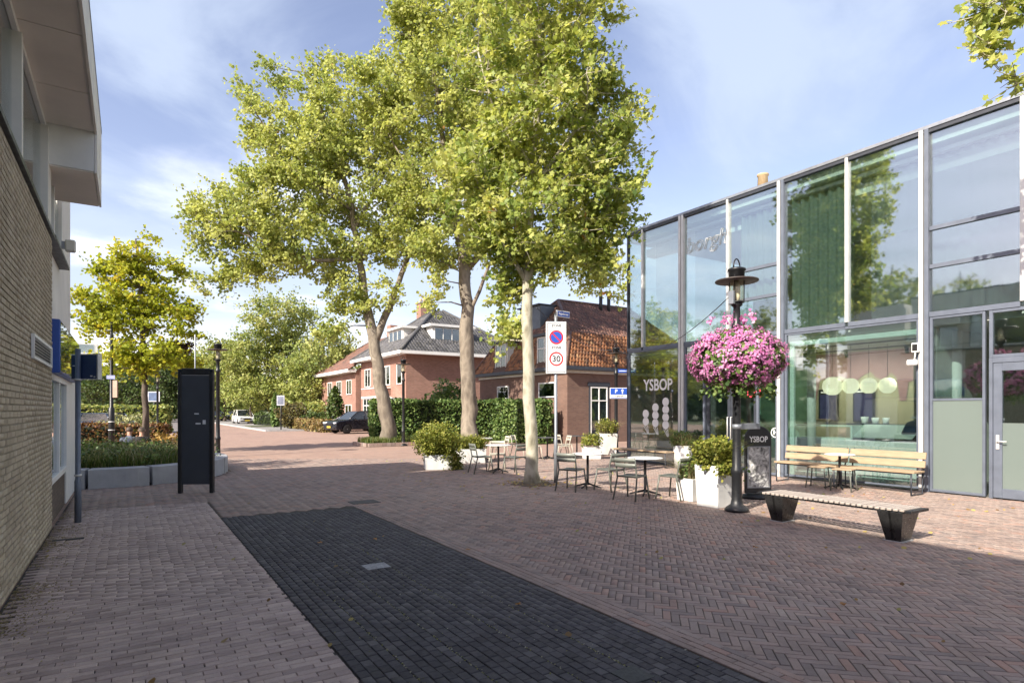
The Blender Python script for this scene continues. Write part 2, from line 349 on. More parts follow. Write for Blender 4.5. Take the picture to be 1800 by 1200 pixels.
def paving(name, cells, stops, L, W, z, parent_label=None, stain=(.42, .36, .32), amt=.35, thick=.012):
    """cells: list of (x, y, angle, L, W); 300 nearest become objects, the rest one joined part"""
    root = empty(name, (0, 0, 0)); root['kind'] = 'structure'
    cells = [c for c in cells]
    cells.sort(key=lambda c: proj(c[0], c[1])[2] if -10 < (proj(c[0], c[1])[0]) < 1810 and proj(c[0], c[1])[1] < 1195 else 1e3+proj(c[0], c[1])[2])
    one, rest = cells[:300], cells[300:]
    ma = brickpiece_mat(name+'_piece', stops, 'obj', stain=stain, stain_amt=amt); mb_ = brickpiece_mat(name+'_field', stops, 'attr', stain=stain, stain_amt=amt)
    cache = {}
    for (x, y, a, l, b) in one:
        k = (round(l, 3), round(b, 3))
        if k not in cache:
            i = .004; bb = MB(); hx, hy = l/2, b/2
            vs = [(-hx+i, -hy+i, 0), (hx-i, -hy+i, 0), (hx-i, hy-i, 0), (-hx+i, hy-i, 0), (-hx, -hy, -.004), (hx, -hy, -.004), (hx, hy, -.004), (-hx, hy, -.004), (-hx, -hy, -thick), (hx, -hy, -thick), (hx, hy, -thick), (-hx, hy, -thick)]
            fs = [(0, 1, 2, 3)]+[(j+4, (j+1) % 4+4, (j+1) % 4, j) for j in range(4)]+[(j+8, (j+1) % 4+8, (j+1) % 4+4, j+4) for j in range(4)]
            cache[k] = bb.add(vs, fs).mesh('brick', ma)
        link('brick', cache[k], root, (x, y, z+random.gauss(0, .0011)), (random.gauss(0, .006), random.gauss(0, .006), a+random.gauss(0, .006)))
    if not rest: return root
    A = np.array(rest); n = len(A)
    A[:, 2] += rng.normal(0, .006, n)
    i = .004; hx, hy = A[:, 3]/2, A[:, 4]/2
    loc = []
    for (sx, sy) in ((-1, -1), (1, -1), (1, 1), (-1, 1)): loc.append((sx*(hx-i), sy*(hy-i), np.zeros(n)))
    for (sx, sy) in ((-1, -1), (1, -1), (1, 1), (-1, 1)): loc.append((sx*hx, sy*hy, np.full(n, -.004)))
    for (sx, sy) in ((-1, -1), (1, -1), (1, 1), (-1, 1)): loc.append((sx*hx, sy*hy, np.full(n, -thick)))
    c_, s_ = np.cos(A[:, 2]), np.sin(A[:, 2]); tx, ty, dz = rng.normal(0, .006, n), rng.normal(0, .006, n), rng.normal(0, .0011, n)
    V = np.stack([np.stack([A[:, 0]+lx*c_-ly*s_, A[:, 1]+lx*s_+ly*c_, z+lz+dz+lx*tx+ly*ty], 1) for lx, ly, lz in loc], 1).reshape(-1, 3)
    base = (np.arange(n)*12)[:, None]
    fs = [(0, 1, 2, 3)]+[(j+4, (j+1) % 4+4, (j+1) % 4, j) for j in range(4)]+[(j+8, (j+1) % 4+8, (j+1) % 4+4, j+4) for j in range(4)]
    Fi = np.concatenate([base+np.array(f)[None, :] for f in fs], 1).ravel()
    o = link('brick_field', np_mesh('brick_field', V, Fi, 4, mb_, np.repeat(rng.uniform(0, 1, n), len(fs))), root); o['kind'] = 'stuff'
    return root
# herringbone plaza, laid at 45 degrees to the street
HB = .0675; cells = []
c45 = math.cos(R(45)); NN = 3
def place(u, v, ang, l):
    x = (u-v)*c45; y = (u+v)*c45
    if not vis(x, y, FAR): return
    if x < WX+.05 or x > F-.06: return
    if STX0-.05 < x < STX1+.285 and y < STY+.02: return
    if x < STX0+.0 and y < 12.36: return
    if ((x+.3)/2.75)**2+((y-19.1)/3.35)**2 < 1: return
    cells.append((x, y, ang, l-.006, HB-.005))
rmax = int(30/HB)
for yy in range(-int(14/HB), int(26/HB)):
    for xx in range(-int(4/HB), int(26/HB)):
        sidx = (xx-yy) % (2*NN)
        if sidx == 0: place((xx+NN/2)*HB, (yy+.5)*HB, R(45), NN*HB)
        elif sidx == 2*NN-1: place((xx+.5)*HB, (yy+NN/2)*HB, R(135), NN*HB)
border = []
for k in range(4):
    y = -1+((k % 2)*.1)
    while y < STY+.1:
        x = STX1+.035+.0675*k+.012
        if vis(x, y, FAR): border.append((x+.012, y, R(90), .196, .0625))
        y += .2015
plaza_stops = [(0, (0.216, 0.168, 0.15)), (0.3, (0.302, 0.224, 0.19)), (0.6, (0.351, 0.255, 0.21)), (0.85, (0.324, 0.255, 0.22)), (0.97, (0.378, 0.224, 0.17)), (1, (0.389, 0.306, 0.25))]
paving('plaza_paving', cells, plaza_stops, .2, .067, 0.0)
paving('border_paving', border, plaza_stops, .2, .067, 0.003)
# footway along the brick wall: stretcher bond across the street
cells = []; j = 0; y = -1.0
while y < 12.45:
    x = WX+.02+(.1 if j % 2 else 0)+random.gauss(0, .012)
    while x < STX0-.05:
        l = .2; x1 = min(x+l, STX0-.004)
        if vis((x+x1)/2, y, FAR) and x1-x > .05: cells.append(((x+x1)/2+random.gauss(0, .0015), y+random.gauss(0, .0015), random.gauss(0, .008), x1-x-.0015, .0615))
        x += l+.002
    y += .0678; j += 1
foot_stops = [(0, (0.357, 0.276, 0.246)), (0.35, (0.476, 0.37, 0.325)), (0.65, (0.542, 0.428, 0.37)), (0.9, (0.449, 0.346, 0.314)), (1, (0.622, 0.493, 0.426))]
paving('footway_paving', cells, foot_stops, .2, .067, 0.0015, stain=(.36, .32, .29), amt=.4)
# dark strip
cells = []; i = 0; x = STX0+.045
while x < STX1:
    y = -1+(.052 if i % 2 else 0)
    while y < STY-.28*(x-STX0)/(STX1-STX0):
        if vis(x, y, FAR): cells.append((x+random.gauss(0, .0012), y+random.gauss(0, .0015), R(90), .0985, .0725))
        y += .104
    x += .0775; i += 1
strip_stops = [(0, (0.05, 0.045, 0.051)), (0.5, (0.071, 0.065, 0.071)), (0.9, (0.091, 0.084, 0.089)), (1, (0.132, 0.122, 0.122))]
paving('dark_paving_strip', cells, strip_stops, .2, .1, 0.003, stain=(.10, .10, .105), amt=.45)
b = MB(); b.quad((WX, -3, -.009), (F, -3, -.009), (F, 17.5, -.009), (WX, 17.5, -.009)); o = b.build('paving_bed', m_bed); o['kind'] = 'structure'
# moss and sand caught in some long joints of the dark strip
m_moss = leaf_mat('moss', [(0, (.10, .11, .02)), (.4, (.22, .21, .06)), (.7, (.30, .27, .16)), (1, (.38, .36, .28))], .1)
P = []
for col, (ya, yb) in ((4, (1.5, 6.2)), (9, (2.5, 7)), (15, (2.2, 9)), (20, (1, 5))):
    xj = STX0+.045+.0775*col-.03875
    n = int((yb-ya)*46)
    P += [(xj+random.gauss(0, .006), random.uniform(ya, yb)*.5+random.choice((ya, yb, (ya+yb)/2))*.5, .003) for _ in range(n)]
P += [(random.uniform(STX0, STX1), random.uniform(1, 10), .004) for _ in range(260)]
leaves('joint_moss', P, .014, m_moss, 'diamond', droop=6, sizevar=.7)
# dry moss along the foot of the brick wall
m_drymoss = leaf_mat('dry_moss', [(0, (.16, .12, .04)), (.5, (.34, .27, .10)), (1, (.45, .38, .2))], .1)
P = []
for _ in range(5200):
    t = random.random(); y = 5+7.5*t; x = WX+.02+abs(random.gauss(0, .20)); y = round(y/.0678)*.0678+random.gauss(0, .012)
    if math.sin(y*2.1)+math.sin(y*5.3+1)+random.gauss(0, .8) > .1: P.append((x, y, .003))
leaves('dry_moss', P, .02, m_drymoss, 'diamond', droop=6, sizevar=.7)
# fallen leaves, one by one
m_dead = leaf_mat('fallen_leaf_mat', [(0, (.35, .17, .05)), (.5, (.5, .33, .08)), (1, (.45, .40, .13))], .2)
for (px, py, lab) in ((660, 950, 'curled orange leaf at the far end of the dark strip'), (822, 969, 'small tan leaf lying on the edge of the dark strip'), (911, 1066, 'pale yellow leaf lying alone in the middle of the dark strip'),
                      (1328, 964, 'pale yellow leaf on the brown bricks in front of the slatted bench'), (1481, 1065, 'small pale leaf on the herringbone bricks below the slatted bench'), (562, 956, 'brown leaf beside the orange one on the dark strip')):
    gx, gy = G(px, py); s = .075; b = MB(); T = LEAF['maple']; vs = [(p[0]*s, p[1]*s, .008+.10*abs(p[0])*s*3+.02*random.random()) for p in T]
    b.add(vs, [tuple(range(10))]); o = b.build('fallen_leaf', m_dead, loc=(gx, gy, .004)); o.rotation_euler[2] = random.uniform(0, 6); tag(o, lab, 'leaf', 'fallen leaves on the paving')
m_litter = leaf_mat('leaf_litter_mat', [(0, (.16, .09, .035)), (.4, (.33, .21, .07)), (.75, (.42, .35, .12)), (1, (.25, .26, .07))], .15)
tpx, tpy = G(936, 850)
def pit(x, y, rad):
    b = MB(); n = 26; ring = [(x+rad*(1+.18*math.sin(k*1.7)+.1*math.sin(k*3.1))*math.cos(2*math.pi*k/n), y+rad*(1+.18*math.sin(k*1.7)+.1*math.sin(k*3.1))*math.sin(2*math.pi*k/n), .006) for k in range(n)]
    b.add([(x, y, .05)]+ring, [(0, 1+k, 1+(k+1) % n) for k in range(n)]); o = b.build('tree_pit', M('pit_soil', (.10, .075, .05), .95, .35, 12, .5)); o['kind'] = 'structure'
pit(tpx, tpy, .48)
P = []
for _ in range(240): a = random.uniform(0, 6.28); q_ = abs(random.gauss(.35, .35)); P.append((tpx+q_*math.cos(a), tpy+q_*math.sin(a), .012+.035*max(0, .5-q_)))
for _ in range(230):
    x, y = random.uniform(5, 13.5), random.uniform(2, 19); P.append((x, y, .008))
for _ in range(30): P.append((random.uniform(WX+.05, 3), random.uniform(3, 14), .008))
leaves('leaf_litter', P, .045, m_litter, 'round', droop=3, sizevar=.6)
# worn pale patch and iron covers
def cover(px, py, sx, sy, col, name, lab, cat):
    gx, gy = G(px, py); b = MB(); b.box(-sx/2, sx/2, -sy/2, sy/2, -.006, .0075); o = b.build(name, M('cover_'+name, col, .7, .35, 25, .3), bevel=.002, loc=(gx, gy, 0)); tag(o, lab, cat)
cover(661, 995, .26, .22, (.30, .30, .31), 'cover_plate', 'pale scratched square cover plate set in the dark strip', 'cover plate')
cover(1112, 1186, .2, .2, (.05, .052, .05), 'valve_cover', 'small dark valve cover in the dark strip near its right edge', 'valve cover')
cover(640, 882, .5, .4, (.06, .055, .055), 'drain_grate', 'iron drain grate in the brown paving beyond the dark strip', 'drain')
cover(120, 948, .34, .1, (.03, .03, .03), 'wall_drain', 'narrow dark drain slot in the footway by the blue backed signpost', 'drain')

# ------------------------------------------------------------------ brick building with overhanging upper storey
bb = empty('brick_building', (WX, 6, 0), 0, 'beige brick building with pale overhanging upper storey beside the footway', 'building')
LO = Vector((WX, 6, 0))
def lb(x0, x1, y0, y1, z0, z1): return (x0-LO.x, x1-LO.x, y0-LO.y, y1-LO.y, z0, z1)
m_mortar = M('pale_mortar', (.27, .24, .19), .9, .2, 5, .3)
y_end = 15.8; ym = 10.9
MB().box(*lb(-9, WX-.012, -8, ym, -.2, 4.16)).build('wall', m_mortar, bb)  # walls and roof run on unseen past the camera, lengthened to shade the foreground
m_bkfar = brickwall_mat('beige_brick_far', (.36, .31, .24), (.28, .235, .18), (.22, .2, .17))
MB().box(*lb(WX-.011, WX, -8, 5.2, 0, 4.16)).build('wall_facing', m_bkfar, bb)
wall_stops = [(0, (0.375, 0.32, 0.232)), (0.3, (0.447, 0.384, 0.281)), (0.6, (0.496, 0.43, 0.324)), (0.9, (0.423, 0.355, 0.265)), (1, (0.532, 0.469, 0.362))]
mw_a = brickpiece_mat('beige_brick_piece', wall_stops, 'obj', .85, (.30, .27, .22), .3); mw_b = brickpiece_mat('beige_brick_field', wall_stops, 'attr', .85, (.30, .27, .22), .3)
CH, BL = .0625, .222; wc = []
for r in range(int(4.16/CH)):
    y = 5.2-(BL/2 if r % 2 else 0)*1
    while y < ym-.01:
        y0, y1 = max(y, 5.2), min(y+BL, ym)
        if y1-y0 > .04 and not (8.83 < (y0+y1)/2 < 10.35 and 2.25 < (r+.5)*CH < 2.54 and False): wc.append((y0, y1, r*CH))
        y += BL
wc.sort(key=lambda c: c[0]+abs(c[2]-1.2)*.45)
wc_vis = [c for c in wc if c[0] > 6.7]; wc_hid = [c for c in wc if c[0] <= 6.7]
cache = {}
for (y0, y1, z) in wc_vis[:300]:
    k = round(y1-y0, 3)
    if k not in cache:
        g = MB(); ll = k-.011; i = .003
        vs = [(0, i, i), (0, ll-i, i), (0, ll-i, .0515-i), (0, i, .0515-i), (-.014, 0, 0), (-.014, ll, 0), (-.014, ll, .0515), (-.014, 0, .0515)]
        cache[k] = g.add(vs, [(0, 1, 2, 3)]+[(j+4, (j+1) % 4+4, (j+1) % 4, j) for j in range(4)]).mesh('brick', mw_a)
    link('brick', cache[k], bb, (random.gauss(0, .0012), y0-LO.y, z+.005), (0, 0, random.gauss(0, .004)))
V = []; Fi = []; 
for (y0, y1, z) in wc_vis[300:]+wc_hid:
    dx = random.gauss(0, .0012); ll = y1-y0-.011; i = .003; n0 = len(V)
    V += [(dx, y0-LO.y+a, z+.005+c) for a, c in ((i, i), (ll-i, i), (ll-i, .0515-i), (i, .0515-i))]+[(-.014, y0-LO.y+a, z+.005+c) for a, c in ((0, 0), (ll, 0), (ll, .0515), (0, .0515))]
    for f in [(0, 1, 2, 3)]+[(j+4, (j+1) % 4+4, (j+1) % 4, j) for j in range(4)]: Fi += [n0+q for q in f]
o = link('brick_field', np_mesh('brick_field', V, Fi, 4, mw_b, np.repeat(rng.uniform(0, 1, len(V)//8), 5)), bb); o['kind'] = 'stuff'
# dark coping over the bricks, window band, soffit, fascia
MB().box(*lb(WX-.25, WX+.035, -8, ym+.02, 4.16, 4.215)).build('coping', m_dark, bb)
m_stucco = M('grey_white_stucco', (.74, .72, .68), .75, .10, 1.2, .12, 60)
m_soffit = M('soffit_board', (.74, .69, .63), .75, .08, 1.0, .05, 30)
XW = WX-.10
ys = [-7.9, -5, -2.5, .3, 1.9, 3.6, 5.3, 6.9]
for px in (27, 78): ys.append(onX(px, 300, XW)[0])
MB().box(*lb(XW-.02, XW+.03, -8, ym+2.4, 4.215, 4.30)).build('window_sill', m_white, bb)
MB().box(*lb(XW-.02, XW+.03, -8, ym, 5.74, 5.83)).build('window_head', m_white, bb)
m_post = M('window_post_paint', (.66, .65, .61), .6, .08, 2, .05)
for k, y in enumerate(ys):
    wd = .11 if k < len(ys)-1 else .42
    MB().box(*lb(XW-.06, XW+.06, y-wd/2, y+wd/2, 4.30, 5.74)).build('window_post', m_post, bb)
ys2 = sorted(ys)+[ym]
for a, c in zip(ys2[:-1], ys2[1:]):
    wq = .05
    if c-a > .5: MB().box(*lb(XW-.035, XW-.025, a+.055, c-.05, 4.30, 5.74)).build('window_pane', m_wglass, bb)
MB().box(*lb(-9, XW-1.6, -8, y_end, 4.16, 6.0)).build('inner_wall', M('room_wall', (.35, .35, .34), .8), bb)
XO = -.42
MB().box(*lb(-9, XO+.035, -8, 12.72, 6.50, 6.56)).build('roof', m_dark, bb)
MB().box(*lb(-8.9, XO-.002, -8, 12.70, 5.835, 6.50)).build('upper_storey', m_soffit, bb)
seams = [-8, -5, -2, 1.5, 3.2, 4.9, 6.55, 8.15, 9.6, ym-.012]
for a, c in zip(seams[:-1], seams[1:]):
    MB().box(*lb(XW, XO-.004, a+.008, c-.008, 5.815, 5.833)).build('soffit_panel', m_soffit, bb)
m_fascia = M('fascia_board', (.72, .70, .66), .6, .10, 2, .06)
fs_ = [-8, -4, -.2, 3.2, 6.5, 9.7, 12.7]
for a, c in zip(fs_[:-1], fs_[1:]):
    z0 = 5.80
    MB().box(*lb(XO, XO+.03, a+.003, c-.003, z0, 6.498)).build('fascia_board', m_fascia, bb)
MB().box(*lb(XW-.5, XO-.004, ym, 12.70, 5.24, 5.833)).build('bulkhead', m_white, bb)
MB().box(*lb(XO, XO+.03, ym, 12.70, 5.22, 5.797)).build('fascia_board', m_fascia, bb)
MB().box(*lb(XW-.4, XO-.01, ym+.02, 12.68, 5.22, 5.238)).build('soffit_panel', m_soffit, bb)
# white rendered bay beyond the bricks
MB().box(*lb(-9, XW-.01, ym, y_end, 2.25, 4.2)).build('rendered_wall', m_stucco, bb)
for a, c, z0, z1 in ((13.3, y_end, 4.2, 6.4),):
    MB().box(*lb(-9, XW-.012, a, c, z0, z1)).build('rendered_wall', m_stucco, bb)
MB().box(*lb(-9, WX-.03, 13.6, y_end, 0, 2.6)).build('pillar', m_white, bb)
MB().box(*lb(-9, WX-.05, ym+.001, 13.598, -.2, .60)).build('plinth', brickwall_mat('plinth_brick', (.16, .12, .09), (.11, .085, .07), (.1, .09, .08)), bb)
f = MB()
f.box(*lb(WX-.10, WX-.01, ym+.03, 13.59, .60, .69)).box(*lb(WX-.10, WX-.01, ym+.03, 13.59, 2.14, 2.24)).box(*lb(WX-.10, WX-.012, ym+.03, ym+.12, .69, 2.14)).box(*lb(WX-.10, WX-.012, 13.5, 13.59, .69, 2.14)).box(*lb(WX-.10, WX-.012, 12.2, 12.28, .69, 2.14))
sw = f.build('shop_window_frame', m_white, bb, .006)
for a, c in ((11.02, 12.2), (12.28, 13.5)):
    MB().box(*lb(WX-.06, WX-.054, a, c, .69, 2.14)).build('pane', m_wglass, sw)
m_blind = M('roller_blind', (.72, .70, .64), .8, .06, 3, .05); m_bband = M('blue_band', (.06, .22, .48), .5, .1)
MB().box(*lb(WX-.14, WX-.13, 11, 13.5, 1.0, 2.02)).build('blind', m_blind, bb)
MB().box(*lb(WX-.14, WX-.12, 11, 13.5, .69, .99)).build('window_band', m_bband, bb)
MB().box(*lb(WX-.14, WX-.12, 11, 13.5, 2.03, 2.14)).build('window_band', m_bband, bb)
# upper window of the rendered bay
f = MB(); f.box(*lb(XW-.03, XW+.04, ym+.05, ym+.13, 4.30, 5.235)).box(*lb(XW-.03, XW+.04, 11.9, 11.98, 4.30, 5.235)).box(*lb(XW-.03, XW+.04, 13.2, 13.3, 4.30, 6.2))
f.build('bay_window_frame', m_white, bb, .004)
MB().box(*lb(XW-.02, XW-.012, ym+.13, 13.2, 4.30, 5.235)).build('window_pane', m_wglass, bb)
MB().box(*lb(XW-.01, WX+.04, ym+.03, 13.35, 4.19, 4.235)).build('dark_sill', m_dark, bb)
# vent grille, blue light box, lamp
vy0, vy1 = onX(54, 610, WX)[0], onX(87, 625, WX)[0]
vg = empty('vent_grille', (WX+.004, vy0, 2.28), 0, 'white louvred vent grille set in the beige brick wall', 'vent grille')
f = MB(); LV = vy1-vy0
f.box(0, .03, 0, LV, 0, .03).box(0, .03, 0, LV, .25, .28).box(0, .03, 0, .03, .03, .25).box(0, .03, LV-.03, LV, .03, .25).build('frame', m_white, vg)
MB().box(.001, .006, .03, LV-.03, .03, .25).build('back_plate', m_black, vg)
for k in range(6):
    MB().box(-.008, .012, .03, LV-.03, -.003, .003, Matrix.Translation((.014, 0, .05+.036*k)) @ Matrix.Rotation(R(35), 4, 'Y')).build('louvre', m_white, vg)
lbx = empty('light_box', (WX, ym+.04, 2.24), 0, 'blue edged sign box with a glossy face above the shop window', 'sign box')
MB().box(-.06, .085, 0, 4.0, 0, .78).build('case', M('box_blue', (.03, .09, .38), .35, .08), lbx, .01)
MB().box(.087, .095, .04, 3.96, .03, .75).build('face', glass_mat('box_face', (.85, .92, .94), .22, .02), lbx)
MB().box(.0855, .0868, .05, 3.95, .04, .74).build('print', M('box_print', (.18, .42, .55), .4, .3, 1.2), lbx)
wl = empty('wall_lamp', (XW+.05, 13.0, 4.55), 0, 'small beige lamp fixed to the window frame under the overhang', 'lamp')
MB().box(0, .05, -.05, .05, -.06, .06).build('bracket', m_grey, wl); MB().box(.05, .2, -.08, .08, -.1, .1).build('housing', m_cream, wl, .02)

# ------------------------------------------------------------------ glass building
gb = empty('glass_building', (F, 8, 0), 0, 'two storey glass fronted building with slim white mullions and cafe at street level', 'building')
def gbx(b, x0, x1, y0, y1, z0, z1): return b.box(x0-F, x1-F, y0-8, y1-8, z0, z1)
ZT, Z1 = 7.54, 3.67; YS, YN = -6.0, 14.87
grid = [14.16, 12.53, 10.88, 9.26, 7.60, 5.99, 4.35, 2.70, 1.06, -.58, -2.22, -3.86]
thick = [12.53, 9.26, 5.99, 2.70, -.58, -3.86]
for y in grid:
    if y in thick:
        for dy, mm in ((.05, m_alu), (-.055, m_frame)):
            gbx(MB(), F-.09, F+.05, y+dy-.04, y+dy+.04, 0 if True else Z1, ZT-.02).build('mullion', m_alu if dy > 0 or y == 12.53 else mm, gb, .004)
    else:
        gbx(MB(), F-.07, F+.05, y-.035, y+.035, Z1+.05, ZT-.02).build('mullion', m_alu, gb, .004)
gbx(MB(), F-.05, F+.05, YN-.05, YN, 0, ZT-.02).build('mullion', m_dark, gb)
MB_ = gbx(MB(), F-.08, F+.06, YS, YN+.02, ZT-.02, ZT+.05); MB_.build('roof_trim', m_grey, gb)
gbx(MB(), F-.06, F+.05, YS, YN, ZT-.10, ZT-.022).build('top_rail', m_dark, gb)
stops_ = [YN]+grid+[YS]
for i, (a, c) in enumerate(zip(stops_[:-1], stops_[1:])):
    gbx(MB(), F-.055, F+.05, c+(.098 if c in thick else .037), a-(.098 if a in thick else .037), Z1-.05, Z1+.05).build('transom', m_frame, gb)
    lo, hi = c+(.098 if c in thick else .037), a-(.098 if a in thick else .037)
    gbx(MB(), F, F+.012, lo, hi, Z1+.05, ZT-.10).build('glass_pane', m_glass, gb)
for (c, a) in ((9.26, 10.88), (2.70, 5.99), (10.88, 10.88)):
    if a == c: continue
    for z, hh in ((5.45, .04), (4.66, .04)):
        gbx(MB(), F-.05, F+.04, c+.1, a-(.04 if a == 10.88 else .1), z-hh, z+hh).build('transom', m_frame, gb)
# building shell behind the glass
m_ceil = M('pale_ceiling', (.60, .62, .58), .8, .05); m_iwall = M('pale_plaster', (.52, .52, .44), .85, .06)
m_ifloor = M('interior_floor', (.16, .15, .14), .45, .15); m_green = M('green_wall', (.10, .19, .13), .8, .15)
XB = F+9
gbx(MB(), F+.1, XB, YS, YN-.02, ZT-.3, ZT+.0).build('roof_slab', m_ceil, gb)
gbx(MB(), F+.16, XB, YS, YN-.06, Z1-.22, Z1+.06).build('floor_slab', m_ceil, gb)
gbx(MB(), F+.02, XB, YS, YN-.02, -.25, .012).build('floor', m_ifloor, gb)
gbx(MB(), XB, XB+.2, YS, YN, 0, ZT).build('back_wall', m_iwall, gb)
gbx(MB(), F+.06, XB, YS-.2, YS, 0, ZT).build('end_wall', m_iwall, gb)
gbx(MB(), F+.05, XB, YN-.012, YN, 0, ZT-.1).build('end_glass', m_glass, gb)
gbx(MB(), F+.55, F+.95, YS, YN-.3, 6.78, 7.02).build('ceiling_beam', m_ceil, gb)
gbx(MB(), F+.3, F+.42, YS, YN-.3, 7.10, 7.18).build('curtain_rail', m_alu, gb)
gbx(MB(), F+6.2, F+6.3, YS, YN-.3, Z1+.06, ZT-.3).build('partition', M('upper_partition', (.22, .25, .27), .8), gb)
for y in (12.4, 9.2, 5.9, 2.6):
    MB().lathe([(.11, 0.0), (.11, 3.4)], (F+1.2-F, y-8, .02), 16).build('column', m_ceil, gb)
def curtain(y0, y1, z0, z1, x, col, tr):
    m, t, o = nodes('curtain_fabric'); q = NT(t)
    d = q.n('ShaderNodeBsdfDiffuse', {0: (*col, 1)}); l = q.n('ShaderNodeBsdfTranslucent', {0: (*col, 1)}); p = q.n('ShaderNodeBsdfTransparent', {0: (1, 1, 1, 1)})
    a = q.n('ShaderNodeMixShader', {0: .4, 1: d.outputs[0], 2: l.outputs[0]}); bq = q.n('ShaderNodeMixShader', {0: tr, 1: a.outputs[0], 2: p.outputs[0]}); t.links.new(bq.outputs[0], o.inputs[0])
    n = int((y1-y0)/.035); V = MB(); vs = []; ph = random.uniform(0, 6)
    for k in range(n+1):
        y = y0+(y1-y0)*k/n; xx = x+.05*math.sin(k*.95+ph)+.02*math.sin(k*.41)
        vs += [(xx-F, y-8, z0), (xx-F+.01*math.sin(k), y-8, z1)]
    V.add(vs, [(2*k, 2*k+2, 2*k+3, 2*k+1) for k in range(n)], True); V.build('curtain', m, gb)
curtain(7.7, 9.2, Z1+.1, 7.08, F+.42, (.24, .29, .25), .05)
curtain(9.7, 10.8, Z1+1.0, 7.08, F+.42, (.26, .31, .27), .05)
curtain(4.4, 7.3, Z1+.1, 7.08, F+.42, (.30, .33, .35), .55)
curtain(-2.0, 4.2, Z1+.1, 7.08, F+.42, (.30, .33, .35), .55)
curtain(11.2, 12.4, Z1+.1, 7.08, F+.42, (.30, .33, .35), .7)
curtain(12.8, 14.0, Z1+.1, 7.08, F+.42, (.30, .33, .35), .75)
# ground floor panes, frames and doors
def frame_bay(y0, y1, z0, z1, w=.06, mat=None, name='window_frame', pane=True, mg=None, depth=.07):
    mat = mat or m_frame; b = MB()
    gbx(b, F-.04, F+depth-.04, y0, y0+w, z0, z1); gbx(b, F-.04, F+depth-.04, y1-w, y1, z0, z1)
    gbx(b, F-.038, F+depth-.042, y0+w, y1-w, z0, z0+w); gbx(b, F-.038, F+depth-.042, y0+w, y1-w, z1-w, z1)
    o = b.build(name, mat, gb, .004)
    if pane: gbx(MB(), F-.006, F+.006, y0+w, y1-w, z0+w, z1-w).build('pane', mg or m_glass, o)
    return o
frame_bay(12.63, YN-.055, .02, Z1-.052, .05)
wf = frame_bay(6.09, 9.16, .03, Z1-.052, .05)
m_mint = M('mint_frame', (.55, .66, .60), .5, .06)
b = MB(); gbx(b, F+.10, F+.18, 6.1, 9.12, 3.30, 3.42); gbx(b, F+.10, F+.18, 9.0, 9.12, .05, 3.30); b.build('inner_frame', m_mint, gb, .01)
b = MB(); gbx(b, F+.12, F+.17, 6.1, 8.99, .04, .22); b.build('inner_sill', m_mint, gb, .01)
# frosted bay and side door
fb = frame_bay(4.93, 5.89, .02, Z1-.052, .05, pane=False)
gbx(MB(), F-.006, F+.006, 4.98, 5.84, 1.93, Z1-.1).build('pane', m_glass, fb)
m_frost = frost_mat('frosted_film')
gbx(MB(), F-.006, F+.006, 4.98, 5.84, .07, 1.89).build('frosted_pane', m_frost, fb)
gbx(MB(), F-.02, F+.02, 4.98, 5.84, 1.89, 1.93).build('glazing_bar', m_frame, fb)
dy0, dy1 = 3.83, 4.87
frame_bay(dy0, dy1, 2.70, Z1-.052, .06)
sd = empty('side_door', (F, dy1, 0)); sd.parent = gb; sd.location = (0, dy1-8, 0); sd.name = 'door'
bpy.data.objects.remove(sd)
b = MB(); gbx(b, F-.05, F+.05, dy0, dy0+.06, 0, 2.698); gbx(b, F-.05, F+.05, dy1-.06, dy1, 0, 2.698); gbx(b, F-.05, F+.05, dy0+.06, dy1-.06, 2.60, 2.698); b.build('door_frame', m_frame, gb, .004)
b = MB(); y0, y1 = dy0+.065, dy1-.065
gbx(b, F-.04, F+.03, y0, y0+.14, .02, 2.595); gbx(b, F-.04, F+.03, y1-.14, y1, .02, 2.595); gbx(b, F-.04, F+.03, y0+.14, y1-.14, .02, .20); gbx(b, F-.04, F+.03, y0+.14, y1-.14, 2.44, 2.595)
door = b.build('door', m_frame, gb, .006)
gbx(MB(), F-.006, F+.006, y0+.14, y1-.14, 1.45, 2.44).build('pane', m_glass, door)
gbx(MB(), F-.006, F+.006, y0+.14, y1-.14, .20, 1.45).build('frosted_pane', m_frost, door)
b = MB(); gbx(b, F-.055, F-.04, y1-.10, y1-.05, .95, 1.22); b.tube([(-.055, y1-.075-8, 1.1), (-.10, y1-.075-8, 1.1), (-.10, y1-.23-8, 1.1)], .011, 8); b.build('handle', m_alu, door)
# main entrance with double doors
ey0, ey1 = 9.36, 12.43
frame_bay(ey0, ey0+.62, .02, Z1-.052, .06); frame_bay(ey1-.75, ey1, .02, Z1-.052, .06)
frame_bay(ey0+.63, ey1-.76, 2.62, Z1-.052, .07)
mid = (ey0+.63+ey1-.76)/2
for a, c, hs in ((ey0+.64, mid-.005, 1), (mid+.005, ey1-.77, -1)):
    b = MB()
    gbx(b, F+.02, F+.09, a, a+.10, .02, 2.6); gbx(b, F+.02, F+.09, c-.10, c, .02, 2.6); gbx(b, F+.02, F+.09, a+.10, c-.10, .02, .16); gbx(b, F+.02, F+.09, a+.10, c-.10, 2.5, 2.6)
    dr = b.build('door', m_dark, gb, .005); gbx(MB(), F+.05, F+.06, a+.1, c-.1, .16, 2.5).build('pane', m_glass, dr)
    yy = c-.05 if hs > 0 else a+.05
    MB().tube([(-.0+.02, yy-8, .9), (-.05, yy-8, .9), (-.05, yy-8, 1.5), (.02, yy-8, 1.5)], .014, 8).build('handle', m_alu, dr)
for (a, c) in ((2.8, 3.82), (1.16, 2.6), (-.48, .96), (-2.12, -.68), (-3.76, -2.32)): frame_bay(a, c, .02, Z1-.052, .05)
